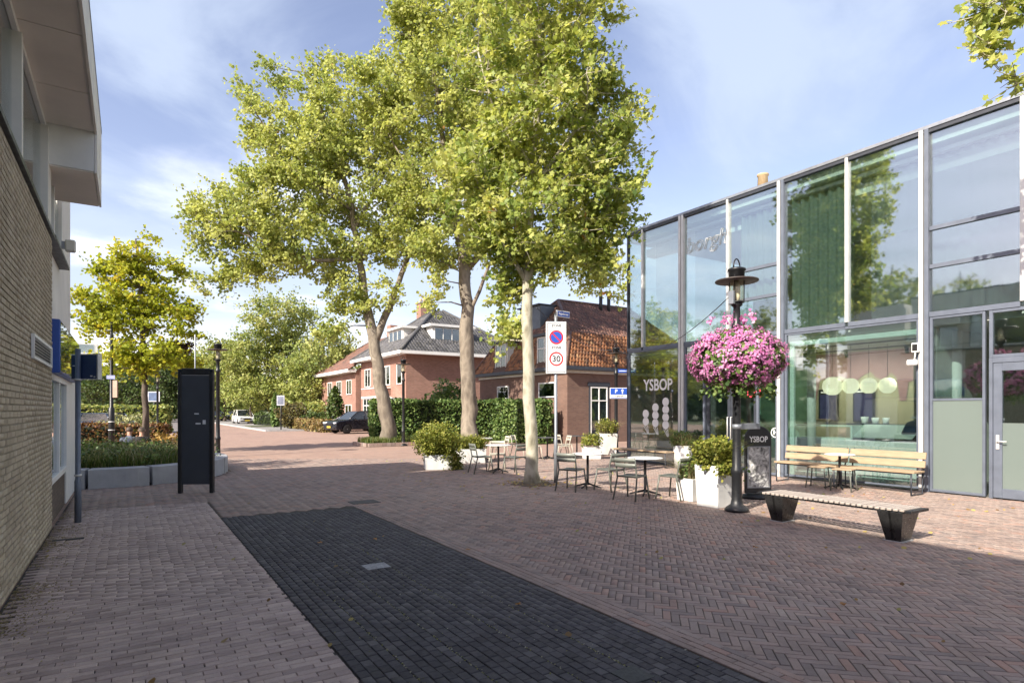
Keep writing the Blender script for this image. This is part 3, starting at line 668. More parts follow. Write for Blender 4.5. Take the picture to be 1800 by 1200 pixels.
# partitions of the ground floor
gbx(MB(), F+4.0, F+4.1, 7.98, 11.0, .02, Z1-.22).build('shop_wall', M('warm_shop_wall', (.36, .335, .225), .85, .06), gb)
gbx(MB(), F+1.6, F+4.0, 11.0, 11.1, .02, Z1-.22).build('passage_wall', m_green, gb)
gbx(MB(), F+.35, F+8.9, 5.93, 6.03, .02, Z1-.22).build('partition', M('partition_wall', (.40, .44, .38), .8), gb)
gbx(MB(), F+4.0, F+4.1, 6.03, 7.78, .02, Z1-.22).build('shop_wall', M('dark_kitchen', (.06, .07, .09), .7), gb)
gbx(MB(), F+2.2, F+2.3, 11.2, YN-.3, .02, Z1-.22).build('cafe_wall', M('cafe_wall', (.10, .13, .12), .8, .2), gb)
b = MB(); ydr = [7.98, 8.1, 8.16, 8.32, 8.4, 8.55, 8.75, 8.95, 9.1, 9.3, 9.5, 9.7, 10.0, 10.3, 10.6, 10.72, 10.8, 11.0]
zdr = [2.5, 2.45, 1.95, 1.95, 2.6, 2.75, 2.55, 2.62, 2.8, 2.7, 2.55, 2.6, 2.72, 2.65, 2.6, 2.0, 2.0, 2.5]
vs = []
for y, z in zip(ydr, zdr): vs += [(3.985, y-8, z), (3.985, y-8, 3.40)]
b.add(vs, [(2*k, 2*k+2, 2*k+3, 2*k+1) for k in range(len(ydr)-1)]); b.add([(v[0]-.004, v[1], v[2]) for v in vs], [(2*k, 2*k+2, 2*k+3, 2*k+1) for k in range(len(ydr)-1)])
b.build('wall_drip', M('pink_drip', (.30, .165, .17), .6, .06), gb)
for x in (F+.9, F+2.3):
    MB().tube([(x-F, -1.9, 3.30), (x-F, 3.0, 3.30)], .02, 6).build('track_rail', m_black, gb)
for (y, zx) in ((9.9, F+2.3), (8.9, F+2.3), (7.4, F+2.3)):
    MB().tube([(zx-F, y-8, 3.28), (zx-F+.06, y-8, 3.12)], .045, 10).build('spotlight', m_black, gb)
    ld = bpy.data.lights.new('spotlight_bulb', 'SPOT'); ld.energy = 62; ld.color = (1, .88, .70); ld.spot_size = R(140); ld.spot_blend = .8; ld.shadow_soft_size = .06
    lo_ = bpy.data.objects.new('spotlight_bulb', ld); C.objects.link(lo_); lo_.location = (zx+.08, y, 3.05); lo_.rotation_euler = Vector((-.75, 0, .75)).to_track_quat('Z', 'Y').to_euler()
# chimney pot rising behind the roof edge
p = onX(1341, 330, F+3); ch = MB(); cy = p[0]-8
ch.box(3-.28, 3+.28, cy-.28, cy+.28, ZT+.0, p[1]-.1); gch = ch.build('chimney', M('chimney_brick', (.45, .30, .17), .85), gb, .01)
MB().lathe([(.17, 0), (.15, .45), (.18, .47), (.18, .52)], (3, cy, p[1]-.1), 14).build('chimney_pot', M('clay_pot', (.42, .31, .18), .7), gch)
# white lettering and ice cream prints on the glass
m_decal = M('white_decal', (.80, .80, .78), .6, .03, 3, 0); m_rdecal = M('red_decal', (.6, .05, .08), .6, .03, 3, 0)
def on_glass(px, py): y, z = onX(px, py, F-.012); return Vector((-.012, y-8, z))
def gtext(name, s, px, py, size, mat, bold=True, sx=1, slant=0):
    p = on_glass(px, py); return text(name, s, size, mat, gb, face_frame(p, (0, -1, slant), (0, slant, 1)), .001, bold, sx)
gtext('lettering', 'YSBOP', 1156, 677, .50, m_decal, sx=.82)
gtext('lettering', 'ISM', 1325, 692, .30, m_rdecal, False)
for (px, n, ptop) in ((1135, 1, 727), (1152, 2, 716), (1170, 3, 706)):
    b = MB()
    for k in range(n+1):
        p = on_glass(px, ptop+k*13.5); r = .135
        b.add([(p.x, p.y+r*math.cos(2*math.pi*j/18), p.z+r*math.sin(2*math.pi*j/18)) for j in range(18)], [tuple(range(18))])
    for dx in (-.08, 0, .08):
        p = on_glass(px, ptop+(n+1)*13.5-7); w_ = .012
        b.add([(p.x-.001, p.y-dx-w_, p.z-.02), (p.x-.001, p.y-dx+w_, p.z-.02), (p.x-.001, p.y-dx*.3-.1+w_, p.z-.25), (p.x-.001, p.y-dx*.3-.1-w_, p.z-.25)], [(0, 1, 2, 3)])
    b.build('cone_print', m_decal, gb)
p = on_glass(1363, 760); b = MB(); N = 28
for j in range(N):
    a0, a1 = 2*math.pi*j/N, 2*math.pi*(j+1)/N
    b.add([(p.x, p.y+r*math.cos(a), p.z+r*math.sin(a)) for r, a in ((.105, a0), (.13, a0), (.13, a1), (.105, a1))], [(0, 1, 2, 3)])
b.build('round_logo', m_decal, gb); text('lettering', 'H', .17, m_decal, gb, face_frame(p, (0, -1, 0), (0, 0, 1)), .001, True)
def outline_text():
    cu = bpy.data.curves.new('outline', 'FONT'); cu.body = 'borgh'; cu.size = .62; cu.align_x = 'CENTER'; cu.align_y = 'CENTER'; cu.fill_mode = 'NONE'; cu.bevel_depth = .008; cu.shear = .2; cu.resolution_u = 3; cu.bevel_resolution = 0
    o = bpy.data.objects.new('outline', cu); C.objects.link(o); dg = bpy.context.evaluated_depsgraph_get(); me = bpy.data.meshes.new_from_object(o.evaluated_get(dg)); bpy.data.objects.remove(o)
    me.materials.clear(); me.materials.append(m_decal); me.transform(face_frame(on_glass(1240, 425), (0, -1, 0), (0, 0, 1))); link('lettering', me, gb)
outline_text()
# pink vinyl strip on the window
p0 = onX(1402, 612, F+.1); b = MB(); b.box(.19, .2, p0[0]-8-.09, p0[0]-8+.09, p0[1]-.55, p0[1]); b.build('window_banner', M('pink_banner', (.5, .36, .40), .6), gb)
# camera and floodlight on the mullion
sc = empty('security_camera', (F-.1, 5.99, 2.85), 0, 'white floodlight and dark screened sensor on the mullion beside the frosted bay', 'camera')
MB().box(-.08, .0, .05, .19, .05, .25).build('sensor', m_white, sc, .01); MB().box(-.085, -.081, .07, .17, .08, .22).build('screen', m_ink, sc)
MB().box(-.14, -.02, .08, .26, -.22, -.1).build('floodlight', m_white, sc, .02); MB().tube([(-.05, .12, .05), (-.05, .14, -.1)], .015, 6).build('bracket', m_white, sc)

# ------------------------------------------------------------------ things inside the shop
m_paper = MATS.get('paper') or (lambda: (lambda m, t, o, q: (q.prin(o, (.62, .60, .47), .8, 0, None, .2, **{'Emission Color': (1, .9, .6, 1), 'Emission Strength': .5}), m)[1])(*(lambda a: (*a, NT(a[1])))(nodes('lantern_paper'))))()
for k, (px, rr, lab) in enumerate(((1463, .25, 'round white paper lantern hanging nearest the window corner in the shop'), (1495, .21, 'second round paper lantern from the left in the shop window'), (1527, .21, 'third paper lantern in the row inside the shop'), (1560, .21, 'last paper lantern of the row, by the hanging pink drip'))):
    X = F+1.75+.25*k; a, c = ray(px); d = X/a; y = c*d; z = 2.33
    lr = empty('paper_lantern', (X, y, z), 0, lab, 'lantern', 'paper lanterns in the shop')
    MB().lathe([(rr*max(.3, math.cos(t)), rr*math.sin(t)) for t in [R(v) for v in range(-70, 71, 14)]], (0, 0, 0), 10, False).build('shade', m_paper, lr)
    MB().tube([(0, 0, rr*.9), (0, 0, 3.4-z)], .006, 5).build('cord', m_black, lr)
m_screen, t_, o_ = nodes('menu_screen_glow'); q_ = NT(t_); q_.prin(o_, (.03, .03, .06), .15, 0, None, .5, **{'Emission Color': (.12, .10, .3, 1), 'Emission Strength': .08})
for px, lab in ((1457, 'dark menu screen behind the counter under the first lantern'), (1519, 'dark menu screen behind the counter nearer the coffee machine')):
    X = F+3.95; a, c = ray(px); d = X/a; y = c*d
    s_ = empty('menu_screen', (X, y, 1.4), 0, lab, 'screen', 'menu screens in the shop')
    MB().box(-.05, 0, -.3, .3, -.05, .92).build('case', m_black, s_, .01); MB().box(-.056, -.051, -.25, .25, 0, .76).build('display', m_screen, s_); MB().box(-.056, -.051, -.22, .22, .81, .85).build('heading', m_decal, s_)
ct_ = empty('ice_counter', (F+1.7, 7.9, 0), 0, 'pale ice cream counter with sloping glass display behind the big shop window', 'counter')
MB().box(0, .8, -1.8, 2.2, .012, .92).build('base', m_white, ct_, .01)
m_steel = M('display_steel', (.42, .50, .48), .35, .1, 4, 0, metal=.3)
MB().box(.05, .75, .5, 2.2, .92, .95).box(.0, .75, .5, .55, .95, 1.30).box(.0, .75, 2.14, 2.2, .95, 1.30).box(.0, .05, .55, 2.14, 1.26, 1.30).build('display_frame', m_mint, ct_)
MB().add([(.0, -.9, 1.00), (.0, .5, 1.00), (.6, .5, 1.32), (.6, -.9, 1.32)], [(0, 1, 2, 3)]).add([(.0, -.9, .985), (.0, .5, .985), (.6, .5, 1.305), (.6, -.9, 1.305)], [(0, 1, 2, 3)]).build('glass_lid', m_steel, ct_)
MB().box(.02, .6, -.9, .5, .925, .96).build('tray_deck', m_dark, ct_); MB().box(.6, .8, -.9, 2.2, 1.306, 1.335).build('shelf', m_dark, ct_)
for (yy, sz, mm, nm, lab, cat) in ((1.75, (.25, .5, .10), m_oak, 'wooden_tray', 'wooden tray of cones on the counter display', 'tray'), (.55, (.16, .16, .18), m_white, 'cup_stack', 'white paper cup stack at the middle of the counter', 'cups'), (.28, (.16, .16, .16), m_white, 'cup_stack', 'white paper cup stack on the counter next to the taller one', 'cups'), (.02, (.16, .14, .16), m_white, 'cup_stack', 'white paper cup stack nearest the coffee machine', 'cups')):
    o = MB().lathe([(sz[0]*.5, 0), (sz[0]*.5, sz[2]*.5), (sz[0]*.58, sz[2])], (0, 0, 0), 12, True, 1, sz[1]/sz[0]).build(nm, mm, loc=(F+1.7+.7, 7.9+yy, 1.337)); tag(o, lab, cat)
es = empty('espresso_machine', (F+2.1, 6.85, .93), 0, 'big rounded black coffee machine at the end of the counter', 'coffee machine')
MB().prism([(-.45, 0), (.45, 0), (.50, .18), (.38, .46), (.12, .56), (-.12, .56), (-.38, .46), (-.50, .18)], 'x', -.2, .35).build('body', m_black, es, .03)
MB().box(-.06, .3, -.32, .32, .565, .60).build('cup_rail', m_grey, es); MB().tube([(-.24, -.15, .1), (-.24, -.15, .38)], .02, 8).tube([(-.24, .05, .1), (-.24, .05, .38)], .02, 8).build('levers', m_alu, es)
for k in range(6): tag(MB().lathe([(.03, 0), (.04, .08)], (0, 0, 0), 10).build('cup', m_white, loc=(F+2.2, 6.6+.095*k, .93+.602)), ('first', 'second', 'third', 'fourth', 'fifth', 'last')[k]+' small white cup from the frosted pane side on top of the coffee machine', 'cup', 'cups on the coffee machine')
o = MB().box(-.5, .5, -.55, .55, 0, .9).build('pink_counter', M('pink_counter_paint', (.50, .34, .28), .7, .06), bevel=.01, loc=(F+.75, 13.3, .012)); tag(o, 'plain pink counter block behind the glass with the cone prints', 'counter')

# ------------------------------------------------------------------ corner house with mansard tiles
m_brown = brickwall_mat('brown_brick', (.20, .115, .085), (.15, .085, .065), (.16, .13, .11))
HX0, HX1, HY0, HY1 = 18.8, 27.5, 24.3, 33.3; EV = 3.72
ch_ = empty('corner_house', (HX0, HY0, 0), 0, 'brown brick corner house with orange tiled mansard roof behind the clipped hedge', 'house')
def hb(b, x0, x1, y0, y1, z0, z1): return b.box(x0-HX0, x1-HX0, y0-HY0, y1-HY0, z0, z1)
hb(MB(), HX0, HX1, HY0, HY1, -.1, EV).build('wall', m_brown, ch_)
b = MB(); hb(b, HX0-.35, HX1+.35, HY0-.35, HY0+.0, EV, EV+.20); hb(b, HX0-.35, HX0+.0, HY0, HY1+.35, EV, EV+.20); b.build('gutter', m_dark, ch_, .02)
b = MB(); hb(b, HX0-.10, HX1, HY0-.10, HY0-.002, EV-.14, EV-.002); hb(b, HX0-.10, HX0-.002, HY0, HY1, EV-.14, EV-.002); b.build('eaves_board', m_cream, ch_)
def tile_mats(nm, stops):
    out = []
    for src in ('obj', 'attr'):
        m, t, o = nodes(nm+src); q = NT(t); p = q.pos()
        r = q.n('ShaderNodeAttribute', attribute_name='rnd').outputs['Fac'] if src == 'attr' else q.n('ShaderNodeObjectInfo').outputs['Random']
        col = q.ramp(r, stops); col = q.mix(q.mr(q.noise(p, 1.3, 5, .65), .42, .66, 0, .6), col, q.mix(1.0, col, (.5, .48, .5), 'MULTIPLY'))
        col = q.mix(q.mr(q.noise(p, 14, 3, .65), .5, .75, 0, .5), col, (.30, .28, .17))
        q.prin(o, col, .65, 0, q.bump(q.noise(p, 60, 3), .2, .004)); out.append(m)
    return out
def tiled_face(parent, P00, P10, P01, P11, mats, tw, tl, budget, off, holes=()):
    """pantiles on the quad eave-left, eave-right, top-left, top-right; returns how many were built as own objects"""
    P00, P10, P01, P11 = [Vector(p)-off for p in (P00, P10, P01, P11)]
    up = ((P01+P11)/2-(P00+P10)/2); Ls = up.length; rows = max(1, int(round(Ls/tl))); nrm = (P10-P00).cross(up).normalized(); upn = up.normalized(); rt = (P10-P00).normalized()
    items = []
    for r in range(rows):
        a = P00.lerp(P01, r/rows); b_ = P10.lerp(P11, r/rows); n = int(((b_-a).length)/tw+.5); d = (b_-a).length/max(n, 1)
        for k in range(n):
            fx, fz = (k+.5)/max(n, 1), (r+.5)/rows
            c = a.lerp(b_, fx)
            if any(h[0] < (c-P00).dot(rt) < h[1] and h[2] < fz*Ls < h[3] for h in holes): continue
            items.append((c, r))
    prof = [(-.5, .0), (-.3, .035), (-.08, .03), (.12, -.012), (.36, -.012), (.5, .0)]
    def verts(c, j):
        vs = []
        for fz, lift in ((-.04, .028), (1.10, .004)):
            for x, h in prof: vs.append(c+rt*(x*tw*1.04)+upn*(fz*Ls/rows)+nrm*(h+lift+j+.01))
        for x, h in prof: vs.append(c+rt*(x*tw*1.04)+upn*(-.04*Ls/rows)+nrm*(h+.0+j))
        return vs
    m = len(prof); fs = [(i, i+1, m+i+1, m+i) for i in range(m-1)]+[(2*m+i, 2*m+i+1, i+1, i) for i in range(m-1)]
    own = items[:budget]; rest = items[budget:]
    if own:
        me = MB().add([v for v in verts(Vector((0, 0, 0)), 0)], fs, True).mesh('tile', mats[0])
        for c, r in own:
            o = link('tile', me, parent, c+nrm*random.gauss(0, .004)); o.rotation_euler = (0, 0, random.gauss(0, .012))
    if rest:
        V = []; Fi = []
        for c, r in rest:
            n0 = len(V); V += verts(c+rt*random.gauss(0, .004), random.gauss(0, .004))
            for f in fs: Fi += [n0+q for q in f]
        o = link('tile_field', np_mesh('tile_field', V, Fi, 4, mats[1], np.repeat(rng.uniform(0, 1, len(rest)), len(fs)), True), parent); o['kind'] = 'stuff'
    return len(own)
orange = tile_mats('orange_tile', [(0, (.10, .048, .03)), (.25, (.20, .08, .04)), (.5, (.30, .12, .05)), (.75, (.37, .16, .065)), (.9, (.26, .105, .05)), (1, (.48, .27, .13))])
browns = tile_mats('brown_tile', [(0, (.09, .05, .045)), (.5, (.16, .075, .06)), (.9, (.20, .095, .07)), (1, (.30, .14, .10))])
E0 = EV+.20; BR = 5.75; IN = .75; e_ = .28; RZ = 8.15; RY = 28.8; RX = 21.6
off = Vector((HX0, HY0, 0))
A = [Vector(p) for p in ((HX0-e_, HY0-e_, E0), (HX1+e_, HY0-e_, E0), (HX0-e_, HY1+e_, E0))]
Bk = [Vector(p) for p in ((HX0+IN, HY0+IN, BR), (HX1-IN+.8, HY0+IN, BR), (HX0+IN, HY1-IN, BR))]
Rg = [Vector((RX, RY, RZ)), Vector((HX1, RY, RZ))]
def roofplane(nm, pts, mat, parent, off, th=.05):
    pts = [Vector(p)-off for p in pts]; n = (pts[1]-pts[0]).cross(pts[2]-pts[0]).normalized()*th
    if n.z < 0: n = -n
    k = len(pts); vs = pts+[p-n for p in pts]
    return MB().add(vs, [tuple(range(k)), tuple(range(2*k-1, k-1, -1))]+[(i, (i+1) % k, (i+1) % k+k, i+k) for i in range(k)]).build(nm, mat, parent)
m_under = M('roof_underlay', (.10, .06, .045), .9, .2)
for pts in ((A[0], A[1], Bk[1], Bk[0]), (A[2], A[0], Bk[0], Bk[2]), (Bk[0], Bk[1], Rg[1], Rg[0]), (Bk[2], Bk[0], Rg[0], Rg[0]+Vector((0, .01, 0))), (A[2], Vector((HX1, HY1+e_, E0)), Vector((HX1, HY1-IN, BR)), Bk[2]), (Bk[2], Vector((HX1, HY1-IN, BR)), Rg[1], Rg[0])):
    roofplane('roof', pts, m_under, ch_, off)
# dormers sit in the west slope
dw = []
for px, wd in ((880, 1.35), (957, 1.45)):
    y, z = onX(px, 640, HX0-.1); dw.append((y, wd))
sl_len = (BR-E0)
holes = [(HY1+e_-y-wd/2-.08, HY1+e_-y+wd/2+.08, -1, 1.85) for y, wd in dw]
tiled_face(ch_, A[2], A[0], Bk[2], Bk[0], orange, .21, .235, 170, off, holes)
tiled_face(ch_, A[0], A[1], Bk[0], Bk[1], orange, .21, .235, 130, off)
tiled_face(ch_, Bk[0], Bk[1], Rg[0], Rg[1], browns, .21, .26, 0, off)
tiled_face(ch_, Bk[2], Bk[0], Rg[0]+Vector((0, .15, 0)), Rg[0], browns, .21, .26, 0, off)
b = MB()
for a, c in ((A[0], Bk[0]), (Bk[0], Rg[0]), (Rg[0], Rg[1]), (A[2], Bk[2]), (Bk[2], Rg[0])): b.tube([a-off+Vector((0, 0, .06)), c-off+Vector((0, 0, .06))], .09, 8)
b.build('ridge_tiles', browns[0], ch_)
def window_in(parent, off, axis, c, zc, wdt, hgt, nv=1, transom=None, mat=None, depth=.10, fw=.06, name='window'):
    """window on a plane: axis 'x' plane x=c[0] facing -x centred y=c[1]; axis 'y' plane y=c[1] facing -y centred x=c[0]"""
    mat = mat or m_white
    def bx(b, u0, u1, z0, z1, d0, d1):
        if axis == 'x': return b.box(c[0]-off.x+d0, c[0]-off.x+d1, c[1]-off.y+u0, c[1]-off.y+u1, z0, z1)
        return b.box(c[0]-off.x+u0, c[0]-off.x+u1, c[1]-off.y+d0, c[1]-off.y+d1, z0, z1)
    h0, h1 = zc-hgt/2, zc+hgt/2; b = MB()
    bx(b, -wdt/2, -wdt/2+fw, h0, h1, -.05, .05); bx(b, wdt/2-fw, wdt/2, h0, h1, -.05, .05); bx(b, -wdt/2+fw, wdt/2-fw, h0, h0+fw, -.06, .05); bx(b, -wdt/2+fw, wdt/2-fw, h1-fw, h1, -.05, .05)
    for k in range(1, nv):
        u = -wdt/2+wdt*k/nv; bx(b, u-fw/2, u+fw/2, h0+fw, h1-fw, -.045, .04)
    o = b.build(name, mat, parent)
    zs = [h0+fw, h1-fw]
    if transom:
        zt = h0+hgt*transom; zs = [h0+fw, zt-fw/2, zt+fw/2, h1-fw]; bx(MB(), -wdt/2+fw, wdt/2-fw, zt-fw/2, zt+fw/2, -.047, .035).build('transom', mat, o)
    for k in range(nv):
        u0 = -wdt/2+wdt*k/nv+fw*(1 if k == 0 else .5); u1 = -wdt/2+wdt*(k+1)/nv-fw*(1 if k == nv-1 else .5)
        for a in range(0, len(zs), 2): bx(MB(), u0, u1, zs[a], zs[a+1], -.022, -.015).build('pane', m_wglass, o)
    bx(MB(), -wdt/2+fw, wdt/2-fw, h0+fw, h1-fw, .01, .03).build('backing', m_backing, o)
    return o
m_backing = M('dark_backing', (.07, .075, .08), .9, .5, 1.5, 0)  # backing sheet; the dark behind the panes is put into its colour
for y, wd in dw:
    x = HX0-.02
    b = MB(); hb(b, x+.0, HX0+1.3, y-wd/2, y+wd/2, E0-.02, BR-.12); b.build('dormer', m_white, ch_)
    b = MB(); hb(b, x-.22, HX0+1.5, y-wd/2-.16, y+wd/2+.16, BR-.12, BR+.02); b.build('dormer_roof', m_dark, ch_)
    window_in(ch_, off, 'x', (x-.05, y), (E0+BR)/2-.06, wd-.12, BR-E0-.2, 2, .62)
window_in(ch_, off, 'x', (HX0-.01, onX(885, 692, HX0)[0]), 2.72, 1.3, .75, 1)
window_in(ch_, off, 'x', (HX0-.01, onX(962, 692, HX0)[0]), 2.75, 1.5, .8, 1)
cx_, cz_ = onY(1052, 716, HY0)
window_in(ch_, off, 'y', (cx_, HY0-.02), 1.62, 1.15, 2.55, 2, .72)
b = MB(); hb(b, cx_-.75, cx_+.75, HY0-.07, HY0-.001, 2.93, 3.13); hb(b, cx_-.66, cx_-.577, HY0-.06, HY0-.001, .3, 2.9); hb(b, cx_+.577, cx_+.66, HY0-.06, HY0-.001, .3, 2.9); b.build('window_surround', m_dark, ch_)
# zinc roof light box on the roof, flue pipes
b = MB(); zx0, zx1, zy0, zy1 = HX0+1.25, HX0+2.75, 28.45, 30.6
hb(b, zx0, zx1, zy0, zy1, BR+.3, 7.75); b.build('zinc_dormer', M('zinc_cladding', (.13, .15, .18), .5, .12, 3, .1, metal=.3), ch_, .02)
hb(MB(), zx0-.15, zx1, zy0-.05, zy1+.1, 7.75, 7.83).build('dormer_roof', m_dark, ch_)
for px in (1056, 1070):
    x, z = onY(px, 527, RY-.6); MB().tube([(x-HX0, RY-.6-HY0, 7.4), (x-HX0, RY-.6-HY0, 8.75)], .11, 10).lathe([(.15, 0), (.15, .14), (.02, .2)], (x-HX0, RY-.6-HY0, 8.75), 10).build('flue', m_black, ch_)

# ------------------------------------------------------------------ big villa with slate hip roof
m_rbrick = brickwall_mat('red_brick', (.35, .18, .135), (.27, .135, .10), (.30, .24, .20))
VX0, VX1, VY0, VY1 = 17.0, 27.0, 41.0, 51.0; VE = 5.75
vo = Vector((VX0, VY0, 0)); va = empty('slate_roof_villa', vo, 0, 'red brick villa with dark slate hip roof and white dormers beyond the hedge', 'house')
def vb(b, x0, x1, y0, y1, z0, z1): return b.box(x0-vo.x, x1-vo.x, y0-vo.y, y1-vo.y, z0, z1)
vb(MB(), VX0, VX1, VY0, VY1, -.1, VE).build('wall', m_rbrick, va)
b = MB(); o_ = .65
vb(b, VX0-o_, VX1+o_, VY0-o_, VY1+o_, VE, VE+.10); b.build('soffit', m_white, va)
b = MB(); vb(b, VX0-o_-.12, VX1+o_+.12, VY0-o_-.12, VY0-o_, VE-.02, VE+.20); vb(b, VX0-o_-.12, VX0-o_, VY0-o_, VY1+o_, VE-.02, VE+.20); b.build('gutter', m_white, va)
slate = tile_mats('slate_tile', [(0, (.045, .047, .055)), (.5, (.075, .077, .088)), (1, (.12, .12, .13))])
e = o_+.05; z0 = VE+.16; RZv = 10.0
q0 = [Vector((VX0-e, VY0-e, z0)), Vector((VX1+e, VY0-e, z0)), Vector((VX1+e, VY1+e, z0)), Vector((VX0-e, VY1+e, z0))]
T0, T1 = Vector((21.6, 45.9, RZv)), Vector((22.4, 46.1, RZv))
for pts in ((q0[0], q0[1], T1, T0), (q0[3], q0[0], T0, T0+Vector((0, .3, 0))), (q0[1], q0[2], T1), (q0[2], q0[3], T0, T1)): roofplane('roof', pts, M('slate_base', (.06, .06, .07), .8), va, vo)
tiled_face(va, q0[0], q0[1], T0, T1, slate, .26, .32, 0, vo)
tiled_face(va, q0[3], q0[0], T0+Vector((0, .3, 0)), T0, slate, .26, .32, 0, vo)
b = MB()
for a in (q0[0], q0[1], q0[3]): b.tube([a-vo+Vector((0, 0, .05)), (T0 if a is not q0[1] else T1)-vo+Vector((0, 0, .05))], .12, 8)
b.build('hip_tiles', slate[0], va)
p = PD(749, 552, 54); b = MB(); vb(b, 20.9, 21.9, 47.2, 48.1, 8.4, 10.75); cc = b.build('chimney', m_rbrick, va); b = MB(); vb(b, 20.8, 22.0, 47.1, 48.2, 10.75, 10.88); b.build('chimney_cap', m_concrete, cc)
for k in range(3): MB().lathe([(.13, 0), (.11, .3)], (21.1-vo.x+.3*k, 47.65-vo.y, 10.88), 10).build('chimney_pot', M('clay_pot', (.42, .31, .18), .7), cc)
# dormers
x_, z_ = onY(793, 590, VY0+1.0); wd = 3.3
b = MB(); vb(b, x_-wd/2, x_+wd/2, VY0+.9, VY0+3.4, 6.85, 8.05); b.build('dormer', m_white, va)
b = MB(); vb(b, x_-wd/2-.3, x_+wd/2+.3, VY0+.6, VY0+3.6, 8.05, 8.23); b.build('dormer_roof', m_white, va)
window_in(va, vo, 'y', (x_, VY0+.87), 7.45, wd-.3, 1.05, 4)
b = MB(); vb(b, VX0+.9, VX0+3.4, 43.7, 46.7, 6.85, 8.0); b.build('dormer', m_white, va); b = MB(); vb(b, VX0+.6, VX0+3.6, 43.4, 47.0, 8.0, 8.16); b.build('dormer_roof', m_white, va)
window_in(va, vo, 'x', (VX0+.87, 45.2), 7.42, 2.7, 1.0, 3)
# west front: upstairs windows, brick band, bay below, entrance
for yc, wd in ((42.2, 1.0), (44.9, 1.6), (46.9, 1.6), (49.2, 1.4)): window_in(va, vo, 'x', (VX0-.01, yc), 4.35, wd, 1.5, 2 if wd > 1.2 else 1)
b = MB(); vb(b, VX0-.85, VX0-.001, 44.0, 48.2, 2.75, 3.35); b.build('bay_parapet', m_rbrick, va)
b = MB(); vb(b, VX0-.9, VX0-.002, 43.95, 48.25, 2.6, 2.75); vb(b, VX0-.9, VX0-.002, 43.95, 48.25, 3.35, 3.42); b.build('bay_cornice', m_white, va)
b = MB(); vb(b, VX0-.78, VX0-.003, 44.1, 48.1, 0, .75); b.build('bay_plinth', m_rbrick, va)
window_in(va, vo, 'x', (VX0-.75, 46.1), 1.68, 4.0, 1.8, 5, .7)
window_in(va, vo, 'y', (VX0-.4, 44.1), 1.68, .7, 1.8, 1, .7)
b = MB(); vb(b, VX0-.9, VX0-.002, 41.4, 43.2, 2.42, 2.6); b.build('porch_roof', m_white, va)
b = MB(); vb(b, VX0-.06, VX0-.001, 42.0, 43.0, 0, 2.35); b.build('front_door', M('brown_door', (.16, .06, .035), .5), va)
b = MB(); vb(b, VX0-.85, VX0-.7, 41.45, 41.6, 0, 2.42); b.build('porch_post', m_white, va)
window_in(va, vo, 'y', (23.8, VY0-.01), 4.3, .9, 1.3, 1)
window_in(va, vo, 'y', (25.2, VY0-.01), 1.6, 1.2, 1.5, 2)
MB().tube([(24.2-VX0+2.6, -.06, 0), (24.2-VX0+2.6, -.06, VE)], .05, 6).build('downpipe', m_grey, va)
# lower neighbour with brown tiles
wo = Vector((16.6, 51.2, 0)); wg = empty('brown_roof_house', wo, 0, 'lower red brick house with brown tiled roof left of the slate roofed villa', 'house')
MB().box(0, 9, 0, 11, -.1, 5.0).build('wall', m_rbrick, wg)
MB().box(-.75, 0, -.1, 11.6, 4.95, 5.2).build('gutter', m_white, wg)
a0, a1, t0, t1 = Vector((16.6-.7, 51.05, 5.15)), Vector((16.6-.7, 62.8, 5.15)), Vector((20.9, 51.05, 8.6)), Vector((20.9, 60.5, 8.6))
roofplane('roof', (a0, a1, t1, t0), m_under, wg, wo); tiled_face(wg, a1, a0, t1, t0, browns, .26, .33, 0, wo)
roofplane('roof', (Vector((20.9, 51.05, 8.6)), Vector((20.9, 60.5, 8.6)), Vector((26, 62.8, 5.1)), Vector((26, 51.05, 5.1))), m_under, wg, wo)
MB().prism([(0, 5.0), (9, 5.0), (4.3, 8.45)], 'y', .02, .3).build('gable', m_rbrick, wg)
for yc in (53, 56, 59): window_in(wg, wo, 'x', (16.59, yc), 3.7, 1.4, 1.3, 2)
for yc in (53.2, 58): window_in(wg, wo, 'x', (16.59, yc), 1.35, 1.8, 1.6, 2)
MB().box(-.9, -.001, 3.9, 5.6, 2.5, 2.7).build('porch_roof', m_white, wg)
MB().box(4.0, 4.9, 2.2, 3.1, 8, 9.6).build('chimney', m_rbrick, wg)
# pale apartment block far off behind the left trees
ao = Vector((PD(158, 720, 120).x, PD(158, 720, 120).y, 0)); ab = empty('apartment_block', ao, 0, 'distant pale apartment block with balconies seen between the brick building and the maple', 'building')
MB().box(-3.6, 1.4, -4, 6, 0, 14.5).build('wall', m_stucco, ab)
for k in range(4):
    MB().box(-3.2, 1.0, -5.0, -4.001, 2.9+2.9*k, 3.9+2.9*k).build('balcony', m_white, ab)
    MB().box(-3.0, .8, -4.08, -4.002, 4.0+2.9*k, 5.6+2.9*k).build('window', m_wglass, ab)

